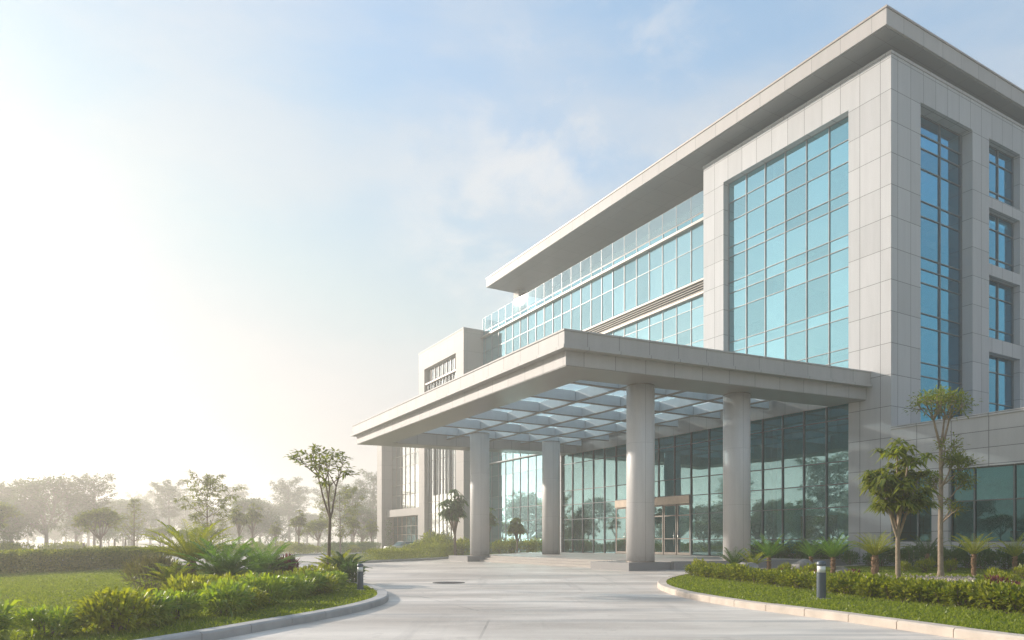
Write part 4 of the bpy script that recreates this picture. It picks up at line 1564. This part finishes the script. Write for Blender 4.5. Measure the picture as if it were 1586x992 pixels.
# --- right hedge row: individual clipped bushes
hp = smooth_path([pxg(1068, 891, LZ), pxg(1110, 897, LZ), pxg(1160, 902, LZ), pxg(1240, 912, LZ), pxg(1330, 923, LZ), pxg(1430, 934, LZ), pxg(1530, 944, LZ), pxg(1640, 957, LZ)], 12)
hp = [np.array(p) for p in hp]
lab3 = 'small clipped green bush in the low hedge row along the right lawn'
g3 = 'bushes of the low hedge row on the right lawn'
hs_ = []
for i in range(4):
    hs_.append(make_shrub('hedge_shrub', lab3, 'shrub', (0, 0, LZ), 170 + i, 0.42, 0.42, 0.56, 700, 0.11, 0.055, M['leaf_hedge'], g3, lumps=8, upb=0.5, droop=0.1))
acc, k = 0.0, 0
for a, b in zip(hp[:-1], hp[1:]):
    acc += float(np.linalg.norm(b - a))
    if acc > 0.40:
        acc = 0
        loc = (b[0] + rr.uniform(-0.06, 0.06), b[1] + rr.uniform(-0.06, 0.06), LZ)
        sc = rr.uniform(0.85, 1.12)
        if k < 4:
            q = hs_[k]
            q.location, q.scale = loc, (sc, sc, sc)
        else:
            q = dup(hs_[k % 4], loc, rr.uniform(0, 6.28), sc, group=g3)
        q['label'] = 'small clipped bush of the low hedge on the right lawn, %s from its left end' % ordinal(k)
        k += 1

# soil bed under the hedge and pebbles
bed = [tuple(p + np.array([-0.35, -0.2])) for p in hp[::6]] + [tuple(p + np.array([0.45, 0.25])) for p in hp[::-6]]
sheet('soil_bed', bed, LZ + 0.006, M['soil'])
peb = MB()
r = npr(77)
for i in range(900):
    px = r.uniform(1315, 1510)
    by = 896 + (px - 1315) * 0.012 + r.normal() * 2.2
    x, y = pxg(px, by, LZ)
    a, b, c = r.uniform(0.03, 0.085, 3)
    ang = r.uniform(0, 6.28)
    ca, sa = math.cos(ang), math.sin(ang)
    vs = []
    for (u, v, w) in ((1, 0, 0.2), (0.5, 0.8, 0.1), (-0.6, 0.7, 0.2), (-1, -0.1, 0.1), (-0.4, -0.8, 0.2), (0.6, -0.7, 0.15)):
        u, v = u * a * r.uniform(0.8, 1.2), v * b * r.uniform(0.8, 1.2)
        vs.append((x + u * ca - v * sa, y + u * sa + v * ca, LZ + w * c))
    vs.append((x + r.normal() * 0.01, y + r.normal() * 0.01, LZ + c))
    vs.append((x + 0.3 * a * ca, y + 0.3 * a * sa, LZ + c * 0.9))
    peb.add(vs, [(0, 1, 7), (1, 2, 6), (1, 6, 7), (2, 3, 6), (3, 4, 6), (4, 5, 6), (5, 0, 7), (5, 7, 6)])
tag(peb.build('pebbles', M['pebble']), 'strip of pale pinkish pebbles behind the low hedge on the right', 'pebbles', kind='stuff')


def boulder(px, by, sx, sy, sz, seed, lab):
    import bmesh
    bm = bmesh.new()
    bmesh.ops.create_icosphere(bm, subdivisions=3, radius=1)
    r = npr(seed)
    from mathutils import noise
    for v in bm.verts:
        v.co *= 1 + 0.28 * noise.noise(v.co * 1.6 + Vector((seed, 0, 0)))
        v.co = Vector((v.co.x * sx, v.co.y * sy, v.co.z * sz))
    me = bpy.data.meshes.new('boulder')
    bm.to_mesh(me)
    bm.free()
    me.shade_smooth()
    me.materials.append(M['rock'])
    o = bpy.data.objects.new('boulder', me)
    COL.objects.link(o)
    x, y = pxg(px, by, LZ)
    o.location = (x, y, LZ + sz * 0.45)
    return tag(o, lab, 'boulder')


boulder(1243, 890, 0.55, 0.45, 0.42, 3, 'large grey boulder between palms in front of the lobby glass')
boulder(1158, 891, 0.5, 0.4, 0.36, 5, 'grey boulder behind the yellow-green feather palm')
boulder(1303, 893, 0.35, 0.3, 0.25, 8, 'small boulder right of the light bollard among palms')

# --- shrubs against the annexe and lobby
labw = 'dark leafy shrub at the foot of the annexe and tower, first from the right'
gw = 'shrubs along the foot of the annexe and tower'
t0 = None
for i, s in enumerate([-9.6, -8.7, -7.9, -7.0, -6.2, -5.3, -4.5, -3.6, -2.8, -1.9, -1.1, -0.2, 0.7, 1.6]):
    x, y = bw(s, -0.95 - 0.25 * (i % 2))
    if t0 is None:
        t0 = make_shrub('wall_shrub', labw, 'shrub', (x, y, LZ), 190, 0.65, 0.65, 1.1, 900, 0.20, 0.055, M['leaf_dark'], gw, upb=0.8)
    else:
        dup(t0, (x, y, LZ), i * 1.7, rr.uniform(0.75, 1.2), group=gw)['label'] = 'dark leafy shrub at the foot of the annexe and tower, %s from the right' % ordinal(i)
labw = 'tall dark shrub under the lobby glass behind the palms, first from the tower pier'
gw = 'shrubs under the lobby glass behind the palms'
t0 = None
for i, s in enumerate([3.0, 4.0, 5.0, 6.0, 7.0, 8.0, 9.0]):
    x, y = bw(s, -1.1 - 0.3 * (i % 2))
    if t0 is None:
        t0 = make_shrub('lobby_shrub', labw, 'shrub', (x, y, LZ), 193, 0.75, 0.75, 1.4, 1100, 0.24, 0.05, M['leaf_dark'], gw, upb=0.9)
    else:
        dup(t0, (x, y, LZ), i * 1.9, rr.uniform(0.8, 1.1), group=gw)['label'] = 'tall dark shrub under the lobby glass behind the palms, %s from the tower pier' % ordinal(i)
# bright ground plants
labg = 'bright yellow-green low plant between the pebbles and the annexe lawn'
gg = 'bright low plants in the right garden'
t0 = None
for i, (px, by) in enumerate([(1432, 888), (1470, 887), (1540, 905), (1562, 910), (1402, 886), (1585, 898), (1255, 893), (1215, 892), (1103, 888), (1085, 887)]):
    x, y = pxg(px, by, LZ)
    if t0 is None:
        t0 = make_shrub('bright_plant', labg, 'plant', (x, y, LZ), 197, 0.42, 0.42, 0.6, 450, 0.2, 0.045, M['leaf_gold'], gg, upb=1.0)
    else:
        dup(t0, (x, y, LZ), i * 1.1, rr.uniform(0.7, 1.15), group=gg)['label'] = 'bright yellow-green low plant ' + ['', 'at the foot of the tall thin tree', 'right of the slim-trunked palm on the lawn', 'below the palm at the right end of the annexe bed', 'just right of the forked umbrella tree trunk', 'at the right edge of the view behind the hedge', 'just left of the light bollard behind the hedge', 'between the upright green palm and the grey-green palm', 'at the near end of the hedge left of the dark cycad', 'at the left tip of the low hedge row'][i]
labg = 'reddish low plant in the strip behind the low hedge, first from the left'
gg = 'reddish low plants behind the low hedge'
t0 = None
for i, (px, by) in enumerate([(1213, 897), (1240, 899), (1265, 900), (1320, 899), (1570, 921), (1545, 917)]):
    x, y = pxg(px, by, LZ)
    if t0 is None:
        t0 = make_shrub('red_plant', labg, 'plant', (x, y, LZ), 198, 0.28, 0.28, 0.36, 220, 0.14, 0.04, M['leaf_red'], gg, upb=0.9)
    else:
        dup(t0, (x, y, LZ), i * 1.1, rr.uniform(0.8, 1.2), group=gg)['label'] = 'reddish low plant in the strip behind the low hedge, %s from the left' % ordinal(i)


# --- clipped hedges
def hedge_mesh(seed, path, w, h, dens, L, W):
    r = npr(seed)
    mb = MB()
    P = [np.array(p, float) for p in path]
    for a, b in zip(P[:-1], P[1:]):
        ln = float(np.linalg.norm(b - a))
        t = (b - a) / ln
        nn = np.array([-t[1], t[0]])
        m = int(ln * dens)
        u = r.uniform(0, 1, m)
        # points through a rounded box, most near its surface
        side = r.uniform(0, 1, m) < 0.55
        sg = np.sign(r.normal(size=m))
        zz = np.where(side, h * r.uniform(0.0, 1.0, m), h * r.uniform(0.72, 1.0, m))
        cx = np.where(side, sg * w / 2 * r.uniform(0.70, 1.0, m), r.uniform(-0.95, 0.95, m) * w / 2)
        cx = cx * np.where(zz > 0.85 * h, 0.9, 1.0)
        core = r.uniform(0, 1, m) < 0.28          # leaves through the middle, so nothing shows through
        cx = np.where(core, r.uniform(-0.7, 0.7, m) * w / 2, cx)
        zz = np.where(core, h * r.uniform(0.05, 0.85, m), zz)
        cz = zz
        ang = np.where(side, np.where(sg > 0, 0.3, math.pi - 0.3), math.pi / 2)
        lump = 1 + 0.10 * np.sin(u * ln * 4.1 + seed) + 0.07 * np.sin(u * ln * 9.7)
        pos_ = np.concatenate([(a + np.outer(u * ln, t) + np.outer(cx * lump, nn)), (np.maximum(0.04, cz * lump))[:, None]], 1)
        D = np.concatenate([np.outer(np.cos(ang), nn), np.sin(ang)[:, None]], 1) * 0.7 + np.array([0, 0, 0.4]) + rand_dir(r, m) * 0.7
        mb.leaves(pos_, D, L * r.uniform(0.6, 1.3, m), W * r.uniform(0.7, 1.3, m), 0.15, roll=rand_dir(r, m) * 0.5)
    return mb


def make_hedge(label, path, w, h, dens, L, W, mat, z, seed):
    o = path[0]
    t = thing('hedge', label, 'hedge', (o[0], o[1], z))
    pp = [(p[0] - o[0], p[1] - o[1]) for p in path]
    hedge_mesh(seed, pp, w, h, dens, L, W).build('foliage', mat, t)
    return t


make_hedge('long clipped hedge across the back of the left lawn', smooth_path([(-22.5, 22), pxg(0, 889, LZ), pxg(120, 884, LZ), pxg(250, 876, LZ)], 3), 1.5, 0.9, 2600, 0.13, 0.065, M['leaf_hedge'], LZ, 210)
make_hedge('low clipped hedge on the island left of the front-left column', [bw(25.0, -21.2), bw(28.2, -18.0), bw(30.4, -15.4)], 1.5, 0.72, 1100, 0.10, 0.05, M['leaf_hedge'], LZ, 211)
make_hedge('dark clipped hedge behind the front-left column', [bw(31.0, -14.6), bw(33.2, -12.2), bw(35.5, -9.6)], 1.6, 1.05, 1100, 0.11, 0.05, M['leaf_hedge'], LZ, 212)
make_hedge('dark clipped hedge in front of the curtain wall between the two left columns', [bw(36.2, -8.8), bw(37.8, -5.6), bw(38.6, -2.0)], 1.6, 1.15, 1100, 0.11, 0.05, M['leaf_dark'], LZ, 213)
make_hedge('pale clipped hedge along the far side of the driveway', [(-40, 68.4), (-30.2, 71.0)], 1.5, 0.85, 700, 0.14, 0.07, M['leaf_hedge'], 0, 214)
make_hedge('short clipped hedge at the bend of the far driveway', [(-29.2, 71.4), (-21.5, 77.0)], 1.5, 0.9, 700, 0.14, 0.07, M['leaf_hedge'], 0, 215)
make_hedge('dark hedge beyond the far driveway beside the low left wing', [(-20.5, 79), (-17.6, 92)], 1.8, 1.2, 600, 0.16, 0.08, M['leaf_dark'], 0, 216)

# plants on the island by the facade
x, y = bw(39.5, -13.0)
make_tree('palm_like_tree', 'round-headed dark palm-like tree left of the front-left column', pxd(705, 62.5) + (LZ,), tree_rosette(31, 2.2, 0.14, 10, 1.5, 3.4, 4, 0.85, 0.16, 34, 1.5, 0.7), M['leaf_dark'], M['bark'])
make_tree('palm_like_tree', 'small golden palm-like tree before the curtain wall between the left columns', pxd(801, 68) + (LZ,), tree_rosette(32, 1.5, 0.11, 7, 1.0, 1.9, 4, 0.7, 0.13, 30, 1.5, 0.7), M['leaf_tree'], M['bark'])
make_tree('palm_like_tree', 'palm-like tree half hidden behind the front-left column', pxd(757, 69) + (LZ,), tree_rosette(33, 2.2, 0.12, 8, 1.1, 2.2, 4, 0.7, 0.13, 30, 1.5, 0.7), M['leaf_dark'], M['bark'])
labi = 'loose green shrub between the island hedge and the left block'
gi = 'loose shrubs on the island in front of the left block'
t0 = None
for i, (px, Y, sc) in enumerate([(648, 64, 1.0), (662, 66, 1.2), (680, 64, 1.3), (694, 66, 1.0), (718, 65, 1.2), (632, 63, 0.8), (667, 72, 1.7), (690, 74, 1.6), (775, 68, 1.1), (790, 70, 1.2), (815, 70, 1.1), (830, 71, 1.2), (604, 66, 0.7)]):
    x, y = pxd(px, Y)
    if t0 is None:
        t0 = make_shrub('island_shrub', labi, 'shrub', (x, y, LZ), 220, 0.9, 0.9, 1.5, 1000, 0.22, 0.07, M['leaf_hedge'], gi, upb=0.9)
    else:
        dup(t0, (x, y, LZ), i * 1.7, sc, group=gi)
# climbing vine on the end pier of the low wing
vt = thing('climbing_vine', 'thin leafy vine climbing the end pier of the low left wing', 'vine', bw(76.1, -1.2) + (0,), RZ)
r = npr(5)
mb = MB()
P = np.stack([r.normal(size=500) * 0.3, -0.1 - np.abs(r.normal(size=500)) * 0.25, r.uniform(0.1, 4.6, 500)], 1)
mb.leaves(P, rand_dir(r, 500) + np.array([0, -0.5, -0.2]), 0.22, 0.12, 0.2)
mb.build('foliage', M['leaf_dark'], vt)
mb = MB()
mb.tube([(0.05 * math.sin(q), -0.06, q * 0.5 - 0.05) for q in range(10)], [0.03] * 10, 5)
mb.build('stem', M['bark'], vt)

# silver car parked behind the island hedge; only its roof shows over the shrubs
car = thing('parked_car', 'silver parked car whose roof shows over the hedge by the low left wing', 'car', pxd(625, 82) + (0,), RZ + rad(10))
mb = MB()
prof = [(-2.1, 0.25), (-2.15, 0.62), (-2.0, 0.86), (-1.0, 0.94), (1.55, 0.95), (2.05, 0.9), (2.12, 0.55), (2.1, 0.25)]
n = len(prof)
vs = [(x, -0.86, z) for x, z in prof] + [(x, 0.86, z) for x, z in prof]
mb.add(vs, [tuple(range(n)), tuple(range(2 * n - 1, n - 1, -1))] + [(i, i + n, (i + 1) % n + n, (i + 1) % n) for i in range(n)])
mb.build('body', M['car_paint'], car)
mb = MB()
mb.add([(-1.0, -0.78, 0.945), (1.7, -0.78, 0.955), (1.15, -0.62, 1.40), (-0.35, -0.62, 1.40), (-1.0, 0.78, 0.945), (1.7, 0.78, 0.955), (1.15, 0.62, 1.40), (-0.35, 0.62, 1.40)],
       [(0, 1, 2, 3), (7, 6, 5, 4), (0, 3, 7, 4), (1, 5, 6, 2)])
mb.build('window', M['glass_wing'], car)
mb = MB()
mb.box(-0.40, 1.20, -0.66, 0.66, 1.40, 1.46)
mb.build('roof', M['car_paint'], car)
for sx in (-1.35, 1.3):
    for sy in (-0.86, 0.70):
        mb = MB()
        mb.tube([(sx, sy, 0.32), (sx, sy + 0.16, 0.32)], [0.32, 0.32], 20)
        w_ = mb.build('wheel', M['tyre'], car)
        mb = MB()
        mb.tube([(sx, sy - 0.005, 0.32), (sx, sy + 0.165, 0.32)], [0.19, 0.19], 16)
        mb.build('rim', M['steel'], w_)


# ------------------------------------------------------------------ bollards
def bollard(px, base_y, label, sc=1.0):
    x, y = pxg(px, base_y, LZ)
    t = thing('light_bollard', label, 'bollard', (x, y, LZ), 0, None)
    t.scale = (sc, sc, sc)
    mb = MB()
    mb.lathe([(0.105, 0.02), (0.105, 0.62), (0.098, 0.628)], 28)
    mb.build('post', M['bollard'], t, False)
    mb = MB()
    mb.lathe([(0.094, 0.63), (0.094, 0.79)], 28)
    mb.build('lens', M['lens'], t, True)
    mb = MB()
    mb.lathe([(0.106, 0.79), (0.108, 0.82), (0.103, 0.865), (0.085, 0.89), (0.05, 0.903), (0.001, 0.907)], 28)
    mb.build('cap', M['bollard'], t, True)
    mb = MB()
    mb.box(-0.17, 0.17, -0.17, 0.17, -0.02, 0.018)
    mb.build('base_plate', M['kerb_grey'], t)
    return t


bollard(1272, 928, 'slate grey light bollard with a white lens on the right lawn by the hedge')
bollard(558, 914, 'slate grey light bollard at the rounded tip of the left lawn', 0.82)
x, y = pxg(453.5, 899, LZ)
gp = MB().lathe([(0.05, -0.05), (0.05, 0.62), (0.085, 0.64), (0.095, 0.70), (0.085, 0.77), (0.05, 0.80), (0.001, 0.81)], 18).build('garden_post', M['iron'], None, True, (x, y, LZ))
tag(gp, 'dark round-headed post rising behind the red-leaved plant', 'post')

# ------------------------------------------------------------------ trees beyond
P_broad = dict(trunk=2.2, r=0.24, levels=4, nb=(6, 4, 3, 3), ang=((0.15, 1.15), (0.35, 0.9), (0.4, 1.0), (0.4, 1.0)), up=(0.25, 0.1, 0.05, 0.0), limb=2.6, ratio=0.62, leaves=8, L=0.36, W=0.2, clump=0.5, flat=0.7, along=0.6, bend=0.4, extra=((0.75, 1.6, 1), (0.9, 1.9, 1)))
broad = make_tree('broad_tree', 'large broad misty tree at the far left beyond the hedge', pxd(72, 112) + (0,), tree_general(41, P_broad), M['leaf_far'], M['bark'])
round_ = make_tree('round_tree', 'round bushy tree with a short trunk right of the large misty tree', pxd(155, 66) + (0,), tree_general(42, dict(trunk=1.6, r=0.13, levels=3, nb=(8, 4, 4), ang=((0.1, 1.2), (0.4, 0.9), (0.4, 1.0)), up=(0.3, 0.1, 0.0), limb=1.6, ratio=0.6, leaves=16, L=0.28, W=0.13, clump=0.34, flat=0.6, along=0.5)), M['leaf_tree'], M['bark'])
lay = make_tree('layered_tree', 'tiered tree with airy spreading branches behind the golden cycad', pxd(321, 50) + (LZ,), tree_leader(43, 5.4, 0.09, 1.5, 6, 1.9, 0.24, 0.10, 24, 0.24, 0.75, 0.45, 0.35, 4, lambda f: 0.55 + 0.6 * math.sin(min(1, f * 1.15) * 3.0)), M['leaf_tree'], M['bark'])
cand = make_tree('narrow_tree', 'narrow tree with upswept bare branches right of the round bushy tree', pxd(208, 72) + (0,), tree_leader(44, 5.6, 0.11, 1.4, 8, 1.7, 0.22, 0.09, 12, 0.26, 0.9, 0.4, 0.2, 3), M['leaf_tree'], M['bark'])
tall = make_tree('tall_tree', 'tall straight-trunked hazy tree with its crown held high', pxd(262, 150) + (0,), tree_leader(45, 13.0, 0.26, 6.5, 8, 3.4, 0.5, 0.26, 22, 0.8, 0.3, 0.4, 0.5, 4, lambda f: 0.55 + 0.9 * f * (1.3 - f)), M['leaf_far'], M['bark'])
palm = make_tree('small_palm_tree', 'small palm-headed tree beyond the far driveway, left of the pair', pxd(370, 76) + (0,), tree_rosette(46, 2.4, 0.11, 8, 1.2, 2.6, 4, 0.75, 0.14, 26, 1.45, 0.6), M['leaf_tree'], M['bark'])

spec = [
    (broad, 18, 120, 1.55, 1.0, 'large misty tree cut by the left edge of the view'),
    (broad, 118, 130, 1.35, 2.1, 'hazy tree with open boughs behind the round bushy tree'),
    (broad, -60, 100, 1.4, 3.0, None),
    (tall, 146, 112, 0.84, 0.5, 'tall thin-crowned hazy tree rising behind the round bushy tree'),
    (palm, 391, 80, 1.08, 2.0, 'small palm-headed tree beyond the far driveway, taller of the pair'),
    (palm, 427, 86, 0.72, 1.1, 'little palm-headed tree behind the far clipped hedge'),
    (palm, 463, 84, 0.98, 2.9, 'upright palm-headed tree left of the young tree trunk'),
    (layered := lay, 527, 80, 1.28, 1.3, 'tiered green tree right behind the young tree'),
    (round_, 492, 92, 0.95, 0.6, 'hazy round tree seen past the left side of the young tree trunk'),
    (palm, 548, 92, 0.95, 0.3, 'palm-headed tree between the young tree and the low left wing'),
    (palm, 575, 98, 0.85, 4.3, 'palm-headed tree close against the low left wing'),
    (round_, 248, 90, 0.72, 1.9, 'small hazy bushy tree behind the golden cycad fronds'),
    (round_, 287, 96, 0.65, 3.7, 'small bushy tree left of the tiered tree'),
    (cand, 345, 88, 0.75, 2.2, 'thin small tree between the tiered tree and the palm-headed pair'),
    (broad, 392, 135, 1.25, 1.8, 'large hazy tree towering behind the palm-headed pair'),
    (broad, 205, 150, 1.35, 0.9, 'large pale tree fading into haze behind the narrow tree'),
    (broad, 560, 130, 1.0, 2.6, 'dense hazy tree behind the low left wing'),
    (tall, 545, 140, 0.85, 2.6, 'tall hazy tree just left of the low left wing'),
]
broad.scale = (1.52, 1.52, 1.52)
for pr, px, Y, sc, rz, lab in spec:
    if lab is None:
        lab = 'broad tree outside the left edge whose image shows in the lobby glass'
    dup(pr, pxd(px, Y) + (0,), rz, sc, lab)
# trees left of the view, mirrored in the lobby glass
labr = 'tree left of the view whose reflection shows in the lobby glass'
gr = 'trees mirrored in the lobby glass'
for i, (x, y, sc, pr) in enumerate([(-78, 62, 1.2, broad), (-84, 48, 1.35, broad), (-92, 30, 1.2, broad), (-76, 20, 1.0, broad), (-96, 74, 1.1, tall), (-88, 10, 1.3, broad), (-53, 66, 1.0, broad), (-52, 56, 1.1, round_), (-50, 49, 1.0, round_), (-56, 44, 1.2, round_), (-54, 74, 1.2, round_), (-60, 60, 1.0, broad), (-62, 36, 1.1, broad), (-58, 28, 1.1, round_), (-66, 68, 1.2, round_), (-70, 50, 1.3, round_), (-46, 53, 0.9, broad), (-49.5, 57.5, 1.0, broad), (-51.5, 62, 1.25, round_), (-56, 67, 0.95, broad), (-59.5, 71, 1.0, broad), (-42, 49, 1.2, round_), (-64, 77, 1.0, broad), (-46, 50, 1.0, tall)]):
    dup(pr, (x, y, 0), i * 1.3, sc, labr, gr)
# far treeline, faint individuals
labf = 'faint far tree of the misty treeline along the horizon'
gf = 'far trees of the misty treeline'
rr = random.Random(9)
for i in range(46):
    px = -120 + i * 17 + rr.uniform(-8, 8)
    Y = rr.uniform(190, 290)
    pr = broad if rr.random() < 0.75 else tall
    dup(pr, pxd(px, Y) + (0,), rr.uniform(0, 6.28), rr.uniform(1.25, 1.9) * (1.0 if pr is broad else 0.8), labf, gf)
# shrubs along the lake and beyond the drive
labs = 'low hazy bush on the bank between the hedge and the lake'
gs = 'bushes along the lake bank'
t0 = None
for i in range(34):
    px = -30 + i * 18 + rr.uniform(-8, 8)
    Y = rr.uniform(62, 78) if px < 300 else rr.uniform(82, 100)
    x, y = pxd(px, Y)
    if t0 is None:
        t0 = make_shrub('bank_shrub', labs, 'shrub', (x, y, 0), 230, 1.3, 1.3, 1.3, 700, 0.26, 0.11, M['leaf_hedge'], gs)
    else:
        dup(t0, (x, y, 0), i * 1.3, rr.uniform(0.5, 1.2), group=gs)
# wooden stakes standing by the water
ls = 'dark wooden mooring stake standing at the lake edge behind the hedge'
gst = 'wooden stakes at the lake edge'
st0 = None
for i, (px, Y, h) in enumerate([(129, 68, 1.3), (177, 74, 1.7), (194, 76, 1.7), (60, 70, 0.9), (28, 70, 0.8), (85, 76, 1.1)]):
    if st0 is None:
        mb = MB()
        mb.tube([(0, 0, -0.2), (0.03, 0, 0.6), (0.02, 0.02, 1.3)], [0.12, 0.11, 0.09], 8)
        st0 = tag(mb.build('wooden_stake', M['bark'], None, True, pxd(px, Y) + (0,)), ls, 'post', gst)
    else:
        c = st0.copy()
        COL.objects.link(c)
        c.location = pxd(px, Y) + (0,)
        c.scale = (1, 1, h / 1.3)


# ------------------------------------------------------------------ grass blades
def in_poly(x, y, poly):
    poly = np.array(poly)
    x1, y1 = poly[:, 0], poly[:, 1]
    x2, y2 = np.roll(x1, -1), np.roll(y1, -1)
    c = np.zeros(len(x), bool)
    for a, b, p, q in zip(x1, y1, x2, y2):
        hit = ((b > y) != (q > y)) & (x < (p - a) * (y - b) / (q - b + 1e-12) + a)
        c ^= hit
    return c


def blades(name, poly, bbox, n, h, seed, label):
    r = npr(seed)
    x = r.uniform(bbox[0], bbox[1], n)
    y = bbox[2] + (bbox[3] - bbox[2]) * r.uniform(0, 1, n) ** 1.7
    k = in_poly(x, y, poly)
    # keep to what the view can see, with a margin
    k &= np.abs(x / np.maximum(y, 0.1)) < 0.95
    x, y = x[k], y[k]
    m = len(x)
    ang = r.uniform(0, 6.28, m)
    wd = 0.010 + 0.0009 * y
    hh = h * r.uniform(0.5, 1.2, m)
    ln = r.normal(size=(m, 2)) * 0.035
    V = np.zeros((m, 3, 3))
    V[:, 0] = np.stack([x - np.cos(ang) * wd, y - np.sin(ang) * wd, np.full(m, LZ)], 1)
    V[:, 1] = np.stack([x + np.cos(ang) * wd, y + np.sin(ang) * wd, np.full(m, LZ)], 1)
    V[:, 2] = np.stack([x + ln[:, 0], y + ln[:, 1], LZ + hh], 1)
    me = bpy.data.meshes.new(name)
    me.vertices.add(m * 3)
    me.vertices.foreach_set('co', V.reshape(-1))
    me.loops.add(m * 3)
    me.loops.foreach_set('vertex_index', np.arange(m * 3, dtype=np.int32))
    me.polygons.add(m)
    me.polygons.foreach_set('loop_start', np.arange(0, m * 3, 3, dtype=np.int32))
    me.materials.append(M['grass'])
    me.update(calc_edges=True)
    me.validate()
    o = bpy.data.objects.new(name, me)
    COL.objects.link(o)
    return tag(o, label, 'grass', kind='stuff')


blades('grass', inset(right_edge, 0.3, -1) + [(26, 45), (50, 35), (60, 0), (30, -12)], (4, 26, 9, 37), 150000, 0.055, 1, 'short green turf of the right lawn')
blades('grass', inset(left_edge, 0.3, 1) + [(-58, 60), (-62, 20), (-40, -20)], (-22, -3, 8, 34), 130000, 0.055, 2, 'short green turf of the left lawn')

# ------------------------------------------------------------------ haze
hz = MB().box(-540, 400, -90, 900, -1.03, 33.0).build('haze', bpy.data.materials.new('morning_haze'))
tag(hz, 'pale morning mist lying over the grounds', 'haze', kind='stuff')
hm = hz.data.materials[0]
hm.use_nodes = True
hm.node_tree.nodes.clear()
ho = hm.node_tree.nodes.new('ShaderNodeOutputMaterial')
hv = hm.node_tree.nodes.new('ShaderNodeVolumePrincipled')
hv.inputs['Color'].default_value = (0.97, 0.93, 0.87, 1)
hv.inputs['Density'].default_value = HAZE_DENSITY
hv.inputs['Anisotropy'].default_value = 0.58
hm.node_tree.links.new(hv.outputs['Volume'], ho.inputs['Volume'])
